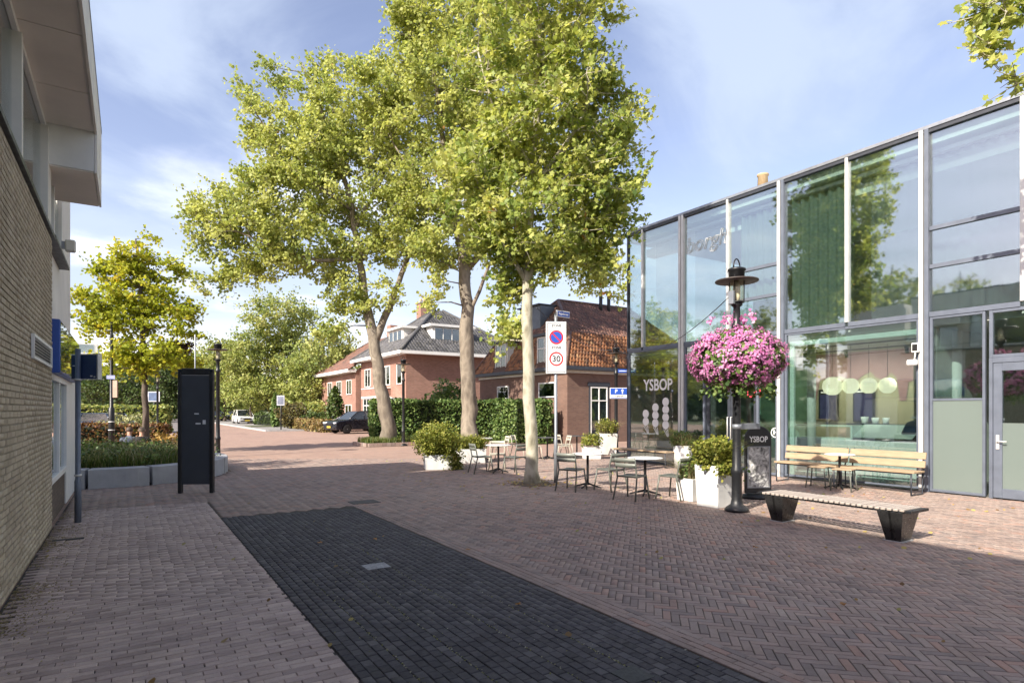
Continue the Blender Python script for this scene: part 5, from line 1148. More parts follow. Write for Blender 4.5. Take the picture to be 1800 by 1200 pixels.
# ------------------------------------------------------------------ lamps
m_lantglass = glass_mat('lantern_glass', (.90, .88, .78), .05, .03)
def street_lamp(x, y, lab, scale=1.0, group='round hatted street lamps'):
    r = empty('street_lamp', (x, y, 0), 0, lab, 'street lamp', group)
    MB().lathe([(.19, 0), (.20, .03), (.17, .07), (.10, .12), (.085, .2), (.082, .62), (.095, .64), (.095, .70), (.075, .74), (.066, 1.2), (.064, 3.05), (.085, 3.07), (.085, 3.12), (.06, 3.16), (.055, 3.42), (.09, 3.45), (.09, 3.50)], (0, 0, 0), 20).build('pole', m_black, r)
    MB().lathe([(.115, 3.51), (.115, 3.92)], (0, 0, 0), 18).build('glass', m_lantglass, r)
    b = MB(); b.lathe([(.12, 3.49), (.12, 3.515), (.10, 3.515)], (0, 0, 0), 18)
    for k in range(4): a = k*math.pi/2+.4; b.tube([(.12*math.cos(a), .12*math.sin(a), 3.5), (.12*math.cos(a), .12*math.sin(a), 3.95)], .008, 5)
    b.build('cage', m_black, r)
    MB().lathe([(.045, 3.50), (.06, 3.6), (.06, 3.78), (.02, 3.86)], (0, 0, 0), 12).build('bulb', M('opal_bulb', (.75, .72, .62), .3, .05), r)
    MB().lathe([(.13, 3.855), (.345, 3.845), (.35, 3.855), (.345, 3.868), (.13, 3.885)], (0, 0, 0), 36).build('hat', M('lamp_hat', (.05, .038, .032), .5, .2), r)
    MB().lathe([(.125, 3.86), (.125, 4.02), (.145, 4.03), (.145, 4.06), (.10, 4.08), (.001, 4.09)], (0, 0, 0), 20).build('cap', m_black, r)
    MB().tube([(.085*math.cos(t), 0, 4.07+.16*math.sin(t)) for t in [math.pi*i/10 for i in range(11)]], .012, 6).build('top_ring', m_black, r)
    return r
lx, ly = G(1295, 898)
street_lamp(lx, ly, 'black street lamp wearing the big pink flower ball beside the slatted bench')
l2 = G(1083, 798); street_lamp(*l2, 'black street lamp with blue parking sign by the corner house')
l3 = G(709, 783); street_lamp(*l3, 'black street lamp in front of the hedge beside the left plane tree')
l4 = G(383, 803); street_lamp(*l4, 'black street lamp behind the round planter right of the black stand')
l5 = G(277, 766); street_lamp(*l5, 'far street lamp beside the car park path behind the maple')
b = MB().box(-.16, -.10, -.05, .05, 3.46, 3.68).build('cable_box', m_grey, None, .005, (lx, ly, 0)); b.parent = [o for o in S.objects if o.name == 'street_lamp'][0]; b.location = (0, 0, 0)
# cables between the lamps
def cable(nm, lab, a, c, sag):
    a, c = Vector(a), Vector(c); b = MB(); b.tube([a.lerp(c, t/16)-Vector((0, 0, sag*4*(t/16)*(1-t/16))) for t in range(17)], .008, 5); o = b.build(nm, m_black); tag(o, lab, 'cable')
cable('cable', 'thin cable from the flower lamp to the lamp with the parking sign', (lx-.13, ly, 3.62), (l2[0], l2[1], 4.02), .55)
cable('cable', 'thin pale cable from the parking sign lamp towards the pale plane trunk', (l2[0], l2[1], 4.02), (b3[0]+.12, b3[1], 4.05), .35)
cable('cable', 'thin cable from the hedge lamp up to the leaning plane tree', (l3[0], l3[1], 3.95), (b1[0]-.3, b1[1], 5.6), .05)
# flower basket on the lamp
fbk = empty('flower_basket', (lx, ly, 2.55), 0, 'huge ball of pink geraniums round the lamp post', 'flowers')
m_gleaf = LM['hedge']
m_pink = leaf_mat('pink_petals', [(0, (.36, .08, .24)), (.3, (.54, .16, .39)), (.7, (.65, .26, .51)), (.93, (.74, .42, .64)), (1, (.82, .60, .75))], .3)
MB().lathe([(.07, -.35), (.40, -.30), (.52, -.1), (.50, .1), (.3, .2), (.07, .25)], (0, 0, 0), 20).build('basket', m_core, fbk)
def ball(n, r0, r1, up=0):
    u = rng.normal(size=(n, 3)); u /= np.linalg.norm(u, axis=1)[:, None]; s = rng.uniform(r0, r1, n)*(1+.07*np.sin(u[:, 0]*9)*np.cos(u[:, 1]*8+u[:, 2]*6))
    P = u*s[:, None]*np.array([.71, .71, .48]); P[:, 2] = np.where(P[:, 2] < -.42, -.42+rng.normal(0, .05, n), P[:, 2]); return P, u
P, u = ball(3800, .72, 1.05); leaves('foliage', P, .085, m_gleaf, 'round', updir=u, droop=.8, parent=fbk)
P, u = ball(880, .96, 1.11); idx = np.repeat(np.arange(880), 14); ok = rng.uniform(0, 1, 880)[idx]
X = P[idx]+rng.normal(size=(len(idx), 3))*.024
leaves('blossom', X, .034, m_pink, 'round', updir=u[idx], droop=1.2, parent=fbk, rnd=np.clip(ok*.7+rng.uniform(0, .4, len(idx)), 0, 1))
P = []
for _ in range(70):
    a = random.uniform(0, 6.28); r = random.uniform(.2, .75); z = random.uniform(-.60, -.38); r *= .85; P += [(r*math.cos(a)+random.gauss(0, .03), r*math.sin(a)+random.gauss(0, .03), z+random.gauss(0, .05)) for _ in range(6)]
leaves('hanging_leaves', P, .06, m_gleaf, 'round', parent=fbk)
P = []
for _ in range(26):
    a = random.uniform(0, 6.28); r = random.uniform(0, .45); P += [(r*math.cos(a)+random.gauss(0, .02), r*math.sin(a)+random.gauss(0, .02), .60+random.uniform(0, .14)+random.gauss(0, .02)) for _ in range(7)]
leaves('top_blossom', P, .045, m_pink, 'round', parent=fbk)
# small side sign on the flower lamp
pl_ = empty('small_side_sign', (lx, ly, 1.42), TH*0, 'small grey pointer plate clamped to the flower lamp', 'sign')
MB().box(.07, .62, -.012, .012, -.05, .05).build('plate', m_grey, pl_, .004); MB().lathe([(.075, -.04), (.075, .04)], (0, 0, 0), 14).build('clamp', m_grey, pl_)

# ------------------------------------------------------------------ signs
def facing(yaw_off=0): return -TH+yaw_off      # rotation that turns local -Y towards the camera axis
zx, zy = G(977, 848)
zs = empty('zone_sign', (zx, zy, 0), R(-28), 'grey post with tall no parking and 30 zone sign under a street name plate', 'sign')
MB().lathe([(.045, 0), (.045, 1.0), (.036, 1.03), (.036, 3.95), (.001, 3.97)], (0, 0, 0), 14).build('post', m_grey, zs)
bz0, bz1 = EYE+(HOR-657)*14.08/FOC, EYE+(HOR-566)*14.08/FOC; W_ = .48
MB().box(-W_/2, W_/2, -.075, -.045, bz0, bz1).build('panel', m_signwhite, zs, .012)
b = MB(); y = -.0765
for (x0, x1, z0, z1) in ((-W_/2+.03, W_/2-.03, bz0+.03, bz0+.042), (-W_/2+.03, W_/2-.03, bz1-.042, bz1-.03), (-W_/2+.03, -W_/2+.042, bz0+.042, bz1-.042), (W_/2-.042, W_/2-.03, bz0+.042, bz1-.042)): b.add([(x0, y, z0), (x1, y, z0), (x1, y, z1), (x0, y, z1)], [(0, 1, 2, 3)])
b.build('border_line', m_ink, zs)
def disc(parent, nm, x, z, r, y, mat, r_in=0, n=36, rx=1):
    b = MB()
    if r_in: 
        for j in range(n):
            a0, a1 = 2*math.pi*j/n, 2*math.pi*(j+1)/n; b.add([(x+q*math.cos(a), y, z+q*math.sin(a)) for q, a in ((r_in, a0), (r, a0), (r, a1), (r_in, a1))], [(0, 1, 2, 3)])
    else: b.add([(x+r*math.cos(2*math.pi*j/n), y, z+r*math.sin(2*math.pi*j/n)) for j in range(n)], [tuple(range(n))])
    return b.build(nm, mat, parent)
H_ = bz1-bz0; c1z, c2z = bz1-.30*H_, bz0+.285*H_; rr = .165
disc(zs, 'no_parking_disc', 0, c1z, rr-.03, -.0775, m_blue); disc(zs, 'no_parking_ring', 0, c1z, rr, -.078, m_red, rr-.036)
b = MB(); t = R(-45); dxx, dzz = math.cos(t), math.sin(t); wv = .016; l_ = rr-.03
b.add([(-dxx*l_-dzz*wv, -.0785, c1z-dzz*l_+dxx*wv), (-dxx*l_+dzz*wv, -.0785, c1z-dzz*l_-dxx*wv), (dxx*l_+dzz*wv, -.0785, c1z+dzz*l_-dxx*wv), (dxx*l_-dzz*wv, -.0785, c1z+dzz*l_+dxx*wv)], [(0, 1, 2, 3)]); b.build('no_parking_bar', m_red, zs)
disc(zs, 'limit_ring', 0, c2z, rr, -.078, m_red, rr-.036)
for s_, z, sz in (('ZONE', bz1-.095, .085), ('ZONE', (c1z+c2z)/2+.01, .085), ('30', c2z-.005, .20)):
    text('lettering', s_, sz, m_ink, zs, face_frame((0, -.078, z), (1, 0, 0), (0, 0, 1)), .0008, True)
np_ = empty('street_name_plate', (zx, zy, 3.90), R(8), 'blue street name plate fixed on top of the zone sign post', 'sign')
MB().box(-.03, .42, -.045, -.036, -.03, .12).build('plate', m_signwhite, np_, .004); MB().box(.02, .405, -.048, -.0455, -.012, .102).build('blue_field', m_blue, np_)
text('lettering', 'Kapelstraat', .075, m_signwhite, np_, face_frame((.21, -.049, .047), (1, 0, 0), (0, 0, 1)), .0008, True, .92)
ps_ = empty('parking_sign', (*l2, 0), R(-30), 'blue and white parking direction sign on the lamp by the corner house', 'sign')
MB().box(-.26, .46, -.10, -.07, 2.12, 2.54).build('panel', m_signwhite, ps_, .01); MB().box(-.24, .44, -.104, -.1005, 2.28, 2.52).build('blue_field', m_blue, ps_); MB().box(-.24, .44, -.104, -.1005, 2.14, 2.16).build('blue_strip', m_blue, ps_)
text('lettering', 'P', .2, m_signwhite, ps_, face_frame((-.02, -.105, 2.40), (1, 0, 0), (0, 0, 1)), .0008, True)
MB().add([(.2, -.1055, 2.31), (.24, -.1055, 2.31), (.24, -.1055, 2.42), (.28, -.1055, 2.42), (.22, -.1055, 2.50), (.16, -.1055, 2.42), (.2, -.1055, 2.42)], [tuple(range(7))]).build('arrow', m_signwhite, ps_)
text('lettering', 'Centrum', .09, m_ink, ps_, face_frame((.1, -.105, 2.22), (1, 0, 0), (0, 0, 1)), .0008, True)
sn = empty('street_name_plate', (*l2, 3.18), R(-30), 'small blue street name plate high on the lamp by the glass corner', 'sign')
MB().box(.07, .75, -.02, 0, -.06, .07).build('plate', m_blue, sn, .004); MB().box(.10, .72, -.0225, -.0205, -.005, .02).build('name_line', m_signwhite, sn)
# blue backed sign by the brick wall
bx_, by_ = G(137, 918)
bs = empty('blue_backed_sign', (bx_, by_, 0), facing(R(-10)), 'grey steel post carrying a dark blue sign box by the brick building', 'sign')
MB().lathe([(.045, 0), (.045, .62), (.036, .66), (.036, 2.62)], (0, 0, 0), 14).build('post', M('blue_grey_post', (.16, .19, .24), .45, .15, 4, .06, metal=.4), bs)
MB().box(-.17, .30, .045, .08, 2.17, 2.53).build('panel', M('navy_sign', (.025, .05, .13), .4, .12), bs, .006)
b = MB(); b.box(-.18, .31, .04, .09, 2.53, 2.545).box(-.18, .31, .04, .09, 2.155, 2.17).box(.30, .32, .03, .1, 2.155, 2.545); b.build('rim', m_alu, bs)
MB().box(-.14, -.06, .043, .0445, 2.36, 2.375).box(.17, .21, .043, .0445, 2.2, 2.22).box(.23, .26, .043, .0445, 2.19, 2.205).build('sticker', m_signwhite, bs)
MB().lathe([(.05, 2.14), (.05, 2.17)], (0, 0, 0), 12).lathe([(.05, .70), (.05, .73)], (0, 0, 0), 12).build('clamp', m_alu, bs)
# black information stand
ix, iy = G(345, 866)
st_ = empty('information_stand', (ix, iy, 0), facing(R(4)), 'tall black stand with blank slate panel in front of the round planter', 'stand')
b = MB(); w2 = .35
b.box(-w2, -w2+.075, -.05, .05, 0, 2.48).box(w2-.075, w2, -.05, .05, 0, 2.48).box(-w2+.075, w2-.075, -.05, .05, 2.42, 2.545).box(-w2, -w2+.075, -.05, .05, 2.48, 2.53).box(w2-.075, w2, -.05, .05, 2.48, 2.53); b.build('frame', m_black, st_, .012)
MB().box(-w2+.075, w2-.075, -.03, .03, .18, 2.42).build('panel', M('slate_panel', (.045, .052, .065), .55, .08, 2, .03), st_)
MB().box(-w2+.08, w2-.08, -.034, -.0305, 2.40, 2.412).build('edge_strip', m_concrete, st_)
b = MB()
for (x, z, a, w_, h_) in ((.02, 1.62, 8, .09, .025), (.05, 1.42, 25, .10, .03), (.17, 1.45, 0, .06, .085)): b.obox((x, -.0315, z), w_, .002, h_, 0, None)
b.build('sticker', m_signwhite, st_)
# far signs
def post_sign(nm, lab, px, py, top, w_, h_, colr, d=None, arrow=False):
    x, y = G(px, py); dd = x*st+y*ct; r = empty(nm, (x, y, 0), facing(), lab, 'sign'); zt = EYE+(HOR-top)*dd/FOC
    MB().lathe([(.05, 0), (.05, zt)], (0, 0, 0), 10).build('post', m_black, r)
    MB().box(-w_/2, w_/2, -.09, -.055, zt-h_, zt).build('panel', M(nm+'_face', (.45, .47, .52), .5, .1, 3, 0), r, .01); MB().box(-w_*.4, w_*.4, -.094, -.0905, zt-h_*.9, zt-h_*.1).build('picture', M(nm+'_print', colr, .5, .35, 3, 0), r)
    return r
post_sign('zone_post_sign', 'small square white signpost on the grey pavement by the street', 494, 757, 695, .62, .80, (.15, .17, .24))
post_sign('car_park_board', 'blue and white billboard beside the car park path', 271, 752, 688, 1.15, .95, (.07, .11, .20))
px_ = PD(196, 720, 22.0); dp = empty('banded_post', (px_.x, px_.y, 0), facing(), 'thick black lamp column with pale bands and a small blue name plate', 'lamp post')
MB().lathe([(.10, 0), (.10, 1.75), (.06, 1.8), (.05, 4.4), (.03, 4.9)], (0, 0, 0), 14).build('column', m_black, dp)
for z in (.95, 1.25): MB().lathe([(.104, z), (.104, z+.03)], (0, 0, 0), 14).build('band', m_signwhite, dp)
MB().box(-.12, .18, -.09, -.07, 2.82, 2.95).build('name_plate', M('pale_blue', (.25, .28, .55), .5), dp); MB().box(.06, .22, -.03, .03, 2.15, 2.78).build('banner', M('banner_cloth', (.45, .33, .26), .8), dp)
fp = at(343, 22.5); r = empty('flag_pole', fp, 0, 'slim grey pole rising behind the black stand', 'pole'); MB().lathe([(.03, 0), (.022, 4.5), (.001, 4.52)], (0, 0, 0), 8).build('pole', m_grey, r); 

# ------------------------------------------------------------------ benches
ax, ay = G(1378, 914); cx2, cy2 = G(1575, 950); bxm = (ax+cx2)/2
bl = empty('slatted_bench', (bxm, (ay+cy2)/2, 0), 0, 'backless bench of weathered cross slats on black steel legs in the plaza', 'bench')
hl = abs(ay-cy2)/2; BW = .46
for sy in (-1, 1):
    b = MB(); yb, yt = sy*hl, sy*(hl+.03)
    vs = []
    for z, hw, th in ((0, .13, .02), (.40, BW/2, .02)):
        for dx in (-hw, hw): 
            for dy in (-th, th): vs.append((dx, yb+dy, z))
    for dxs in (-1, 1): pass
    b.add(vs, [(0, 1, 3, 2), (4, 6, 7, 5), (0, 4, 5, 1), (2, 3, 7, 6), (0, 2, 6, 4), (1, 5, 7, 3)])
    b.add([(-.13, yb-.13*.7, 0), (.13, yb-.13*.7, 0), (BW/2, yb-.16, .40), (-BW/2, yb-.16, .40), (-.13, yb+.09, 0), (.13, yb+.09, 0), (BW/2, yb+.16, .40), (-BW/2, yb+.16, .40)], [(0, 1, 2, 3), (7, 6, 5, 4), (0, 3, 7, 4), (1, 5, 6, 2), (0, 4, 5, 1), (3, 2, 6, 7)])
    b.build('leg', M('black_bench_steel', (.02, .02, .02), .3, .3, 8, .1), bl, .006)
    MB().box(-.15, .15, sy*hl-.12, sy*hl+.12, 0, .012).build('foot_plate', m_concrete, bl)
b = MB(); b.box(-BW/2+.02, -BW/2+.06, -hl-.16, hl+.16, .385, .41).box(BW/2-.06, BW/2-.02, -hl-.16, hl+.16, .385, .41); b.build('rail', m_black, bl)
ns = 27; me = MB().box(-BW/2-.01, BW/2+.01, -.026, .026, 0, .03).mesh('slat', m_greywood, .004)
for k in range(ns): link('slat', me, bl, (random.gauss(0, .002), -hl-.15+(2*hl+.30)*k/(ns-1), .411+random.gauss(0, .0012)))
b = MB(); b.box(-BW/2-.01, BW/2+.01, -hl-.26, -hl-.19, .40, .435).box(-BW/2-.01, BW/2+.01, hl+.19, hl+.26, .40, .435); b.build('end_plate', m_black, bl, .004)
def oak_bench(x, y, L, lab, back=True):
    r = empty('oak_bench', (x, y, 0), 0, lab, 'bench', 'oak benches along the glass front')
    for sy in (-1, 1):
        b = MB(); yy = sy*(L/2-.06)
        b.tube([(-.22, yy, .44), (-.22, yy, .02), (.24, yy, .02), (.24, yy, .44)], .016, 6)
        if back: b.tube([(.22, yy, .44), (.32, yy, .86)], .016, 6)
        b.build('leg', m_dark, r)
    b = MB().tube([(-.2, -L/2+.06, .43), (-.2, L/2-.06, .43)], .014, 6).tube([(.22, -L/2+.06, .43), (.22, L/2-.06, .43)], .014, 6); b.build('rail', m_dark, r)
    me = MB().box(-.07, .07, -L/2, L/2, 0, .035).mesh('slat', m_oak, .004)
    for x_ in (-.17, -.02, .13): link('slat', me, r, (x_, 0, .447))
    if back:
        for xx, z in ((.245, .60), (.285, .77)): o = link('slat', me, r, (xx, 0, z)); o.rotation_euler = (0, R(-76), 0)
    return r
oak_bench(13.22, 8.02, 1.50, 'oak bench with slatted back under the big shop window, left one of the pair')
oak_bench(13.22, 6.48, 1.50, 'oak bench with slatted back under the big shop window, nearest the frosted pane')
oak_bench(13.35, 13.45, 2.3, 'long backless oak bench under the white cone prints', False)

# ------------------------------------------------------------------ tables and chairs
m_chair = M('olive_grey_metal', (.135, .145, .125), .45, .1, 5, .05, metal=.1)
m_chair2 = M('sand_metal', (.42, .40, .33), .45, .1, 5, .05)
m_top = M('white_table_top', (.72, .72, .72), .25, .05, 2, .02)
def make_chair(mat):
    r = empty('metal_chair', (0, 0, 0)); W2 = .21
    # seat of curved slats, front edge at -y
    b = MB(); 
    for k in range(6):
        y0 = -.21+.072*k; b.box(-W2, W2, y0, y0+.064, .445-.006*math.sin(k/5*math.pi)*2, .459-.006*math.sin(k/5*math.pi)*2)
    b.build('seat', mat, r, .003)
    b = MB()
    for z0, dy in ((.62, .015), (.72, .035)):
        n = 7; vs = []
        for i in range(n+1):
            x = -W2-.0+2*W2*i/n; yy = .235+dy+.035*(1-(x/W2)**2)
            vs += [(x, yy, z0), (x, yy+.008, z0+.082), (x, yy+.012, z0), (x, yy+.020, z0+.082)]
        b.add(vs, [(4*i, 4*i+4, 4*i+5, 4*i+1) for i in range(n)]+[(4*i+2, 4*i+3, 4*i+7, 4*i+6) for i in range(n)]+[(4*i+1, 4*i+5, 4*i+7, 4*i+3) for i in range(n)]+[(4*i, 4*i+2, 4*i+6, 4*i+4) for i in range(n)], True)
    b.build('backrest', mat, r)
    for sx in (-1, 1):
        MB().tube([(sx*.235, -.255, 0), (sx*.20, -.19, .44)], .016, 7).build('leg', mat, r)
        MB().tube([(sx*.235, .30, 0), (sx*.205, .19, .43), (sx*.205, .225, .60), (sx*.205, .275, .80)], .016, 7).build('leg', mat, r)
    b = MB().tube([(-.2, -.19, .437), (.2, -.19, .437), (.2, .19, .437), (-.2, .19, .437), (-.2, -.19, .437)], .012, 6); b.build('seat_frame', mat, r)
    return r
protos = {}
def chair(x, y, rz, lab, mat=None):
    k = mat or m_chair
    if k.name not in protos: o = protos[k.name] = make_chair(k)
    else: o = copy_tree(protos[k.name])
    o.location = (x, y, 0); o.rotation_euler = (0, 0, rz); tag(o, lab, 'chair', 'metal chairs round the terrace tables'); return o
tproto = [None]
def table(x, y, lab, top=m_top, rad=.35, square=True):
    r = empty('cafe_table', (x, y, 0), random.uniform(-.2, .2), lab, 'table', 'cafe tables on the terrace')
    if square: MB().box(-rad, rad, -rad, rad, .725, .745).build('table_top', top, r, .006)
    else: MB().lathe([(rad-.01, .722), (rad, .73), (rad, .74), (rad-.01, .746), (.001, .747)], (0, 0, 0), 28, False).build('table_top', top, r)
    MB().lathe([(.032, .05), (.028, .1), (.028, .70), (.05, .722)], (0, 0, 0), 12).build('column', m_black, r)
    b = MB()
    for k in range(4): a = k*math.pi/2+.6; b.tube([(0, 0, .09), (.16*math.cos(a), .16*math.sin(a), .05), (.31*math.cos(a), .31*math.sin(a), .012)], [.025, .02, .012], 6)
    b.build('foot', m_black, r); return r
def face(x, y, tx, ty): return math.atan2(ty-y, tx-x)+math.pi/2       # chair front (-y) turned to the target
def table_set(tx, ty, name, chairs, top=m_top, rad=.35, square=False):
    table(tx, ty, name[0], top, rad, square)
    for k, (dx, dy, lab, mat) in enumerate(chairs): chair(tx+dx, ty+dy, face(tx+dx, ty+dy, tx, ty)+random.gauss(0, .10), lab, mat)
def lat(l, d=0): return (l*ct+d*st, -l*st+d*ct)       # camera-axis offsets turned into ground axes
t1 = G(1134, 869); t2 = G(1033, 856); t3 = G(876, 829); t4 = G(848, 808)
table_set(*t1, ['white round table nearest the flower lamp on the terrace'], [(*lat(-.38, -.58), 'olive grey chair left of the white table nearest the flower lamp', None), (*lat(.43, -.56), 'olive grey chair right of the white table nearest the flower lamp', None)])
table_set(*t2, ['white round table just right of the zone sign post'], [(*lat(-.40, -.48), 'olive grey chair right beside the zone sign post', None), (*lat(.42, -.48), 'olive grey chair between the two front white tables', None)])
table_set(*t3, ['white round table left of the pale plane trunk'], [(*lat(-.45, -.28), 'olive grey chair left of the table beside the plane trunk, back to the viewer', None), (*lat(.46, -.42), 'olive grey chair between that table and the plane trunk', None), (*lat(-.05, .62), 'sand coloured chair behind the table left of the plane trunk', m_chair2)])
table_set(*t4, ['white table behind the bushy low planter, close to the hedge'], [(*lat(-.50, -.25), 'olive grey chair right against the bushy low planter', None), (*lat(.60, .15), 'sand coloured chair at the right end of the table by the bushy planter', m_chair2)])
m_dtop = M('dark_table_top', (.07, .07, .07), .4, .1)
t5 = G(962, 806); t6 = G(1014, 801)
table_set(*t5, ['dark table in the back row between plane trunk and zone sign'], [(*lat(-.45, -.1), 'sand chair left of the dark back row table, beside the plane trunk', m_chair2), (*lat(.52, .1), 'sand chair behind the zone sign post in the back row', m_chair2), (*lat(-.95, .35), 'sand chair half hidden behind the pale plane trunk', m_chair2)], m_dtop, .33, True)
table_set(*t6, ['dark table in the back row left of the tall white planter'], [(*lat(-.46, -.15), 'sand chair left of the dark table near the tall white planter', m_chair2), (*lat(.50, -.1), 'olive grey chair right of the dark table near the tall white planter', None)], m_dtop, .33, True)
# small table with two stools before the oak benches
tb_ = G(1476, 858); table(*tb_, 'small white table in front of the oak benches', m_top, .30, False)
def stool(x, y, lab):
    r = empty('wooden_stool', (x, y, 0), random.uniform(0, 1), lab, 'stool', 'stools before the oak benches')
    MB().box(-.19, .19, -.19, .19, .435, .465).build('seat', m_oak, r, .012)
    for sx in (-1, 1):
        for sy in (-1, 1): MB().tube([(sx*.2, sy*.2, 0), (sx*.16, sy*.16, .435)], .014, 7).build('leg', m_chair, r)
stool(*G(1438, 856), 'oak topped stool left of the small table by the benches'); stool(*G(1483, 862), 'oak topped stool right in front of the small table by the benches')

# ------------------------------------------------------------------ planters
m_pot = M('white_planter_paint', (.64, .64, .62), .6, .13, 3.2, .12)
m_pgrass = leaf_mat('planter_grass', [(0, (.07, .10, .02)), (.5, (.18, .21, .04)), (.85, (.32, .31, .07)), (1, (.42, .36, .14))], .4)
m_lime = leaf_mat('lime_leaves', [(0, (.10, .14, .02)), (.5, (.24, .27, .045)), (1, (.42, .40, .10))], .4)
def box_planter(x, y, rz, w1, w0, h, lab, plant, n=1500, ph=.6, mats=None, square=True, seed=0):
    r = empty('planter', (x, y, 0), rz, lab, 'planter', 'white planters on the terrace'); t = .03
    if square:
        b = MB(); o, i_ = w1/2, w1/2-t; ob = w0/2
        vs = [(sx*ob, sy*ob, 0) for sx, sy in ((-1, -1), (1, -1), (1, 1), (-1, 1))]+[(sx*o, sy*o, h) for sx, sy in ((-1, -1), (1, -1), (1, 1), (-1, 1))]+[(sx*i_, sy*i_, h) for sx, sy in ((-1, -1), (1, -1), (1, 1), (-1, 1))]+[(sx*i_, sy*i_, h-.08) for sx, sy in ((-1, -1), (1, -1), (1, 1), (-1, 1))]
        fs = [(3, 2, 1, 0)]
        for l in range(3): fs += [(4*l+j, 4*l+(j+1) % 4, 4*l+4+(j+1) % 4, 4*l+4+j) for j in range(4)]
        b.add(vs, fs+[(12, 13, 14, 15)]); b.build('pot', m_pot, r, .008)
    else: MB().lathe([(w0/2, 0), (w1/2, h), (w1/2-t, h), (w1/2-t, h-.08), (.001, h-.08)], (0, 0, 0), 28).build('pot', m_pot, r)
    MB().box(-w1/2+t+.005, w1/2-t-.005, -w1/2+t+.005, w1/2-t-.005, h-.079, h-.05).build('soil', M('planter_soil', (.07, .05, .035), .95), r) if square else None
    for kind, nn, hh, mm in plant:
        if kind == 'blades':
            P = [(random.uniform(-1, 1)*w1*.40, random.uniform(-1, 1)*w1*.40, h-.06) for _ in range(nn)]; blades('grass', P, hh, mm, r, .75, .007)
        else:
            u = rng.normal(size=(nn, 3)); u /= np.linalg.norm(u, axis=1)[:, None]; s = rng.uniform(.25, 1, nn)**.45*(1+.2*np.sin(u[:, 0]*8+u[:, 1]*6+seed)); P = u*s[:, None]*np.array([w1*kind, w1*kind, hh]); P[:, 2] += h+hh*.62
            keep = P[:, 2] > h-.25+.3*(np.hypot(P[:, 0], P[:, 1]) < w1*.5); leaves('foliage', P[keep], .055, mm, 'round', parent=r, droop=.6)
    return r
wx, wy = G(1257, 889)
r = box_planter(wx, wy, R(2), .50, .44, .73, 'tall white planter with trailing yellow green plants beside the flower lamp', [(.80, 2600, .30, m_lime), ('blades', 900, .55, m_pgrass)], seed=1)
P = [(.26+abs(random.gauss(0, .05)), -.1+random.gauss(0, .10), .68-abs(random.gauss(0, .26))) for _ in range(420)]; leaves('trailing_leaves', P, .055, LM['hedge'], 'round', parent=r)
P = [(random.gauss(-.1, .15), -.27-abs(random.gauss(0, .04)), .75-abs(random.gauss(0, .10))) for _ in range(260)]; leaves('trailing_leaves', P, .05, m_lime, 'round', parent=r)
wx2, wy2 = G(1222, 880); box_planter(wx2+.02, wy2+.12, R(2), .40, .36, .42, 'lower white planter tucked behind the tall one at the flower lamp', [(.6, 900, .22, LM['hedge']), ('blades', 400, .45, m_seed)], seed=2)
x_, y_ = G(1200, 822); box_planter(x_, y_, 0, .55, .46, .66, 'round white pot with heathery plants before the glass front', [(.62, 1300, .26, LM['hedge']), ('blades', 500, .5, m_seed)], square=False)
x_, y_ = G(1067, 798); box_planter(x_, y_, R(-20), .62, .54, .80, 'tall white planter by the parking sign lamp', [(.7, 1500, .34, m_lime), ('blades', 500, .6, m_seed)])
x_, y_ = G(1040, 806); box_planter(x_, y_, R(-20), .55, .50, .42, 'low grey white planter left of the tall white planter', [(.65, 1100, .3, m_lime)])
lowp = G(772, 824)
r = box_planter(lowp[0], lowp[1]+.1, R(-20), .78, .74, .42, 'low white planter with a big bushy plant left of the terrace tables', [(.84, 4200, .56, m_lime), ('blades', 1500, .75, m_pgrass)], seed=4)
P = [(.45+random.gauss(0, .12), -.30+random.gauss(0, .16), abs(random.gauss(.30, .22))) for _ in range(900)]; leaves('trailing_leaves', P, .06, m_pgrass, 'round', parent=r)
x_, y_ = G(827, 812); box_planter(x_, y_, R(-20), .9, .85, .45, 'low white planter hidden behind the chairs beside the bushy one', [(.6, 1500, .26, m_lime), ('blades', 800, .55, m_pgrass)], seed=5)
# A-board
abx, aby = G(1332, 875)
ab_ = empty('pavement_sign', (abx, aby, 0), R(-24), 'black round topped pavement sign for the ice cream shop behind the bench', 'sign')
MB().lathe([(.30, 0), (.31, .03), (.29, .07), (.20, .09)], (0, 0, 0), 28, True, 1, .75).build('base', m_black, ab_)
pts = [(-.27, .10), (.27, .10), (.27, 1.15)]+[(.27*math.cos(t), 1.15+.24*math.sin(t)) for t in [math.pi*i/16 for i in range(1, 16)]]+[(-.27, 1.15)]
MB().prism(pts, 'y', -.03, .03).build('board', m_black, ab_, .008)
m_poster, t_, o_ = nodes('poster_print'); q_ = NT(t_); v_ = q_.obj(); q_.prin(o_, q_.ramp(q_.noise(v_, 7, 6, .65, 1.2), [(.35, (.04, .04, .04)), (.5, (.32, .32, .31)), (.62, (.62, .62, .60))]), .4)
MB().box(-.21, .21, -.036, -.031, .22, .98).build('poster', m_poster, ab_); b = MB(); b.box(-.235, -.211, -.04, -.031, .2, 1.0).box(.211, .235, -.04, -.031, .2, 1.0).box(-.211, .211, -.04, -.031, .2, .219).box(-.211, .211, -.04, -.031, .981, 1.0); b.build('poster_frame', m_grey, ab_)
text('lettering', 'YSBOP', .155, m_decal, ab_, face_frame((0, -.0315, 1.13), (1, 0, 0), (0, 0, 1)), .001, True, .82)

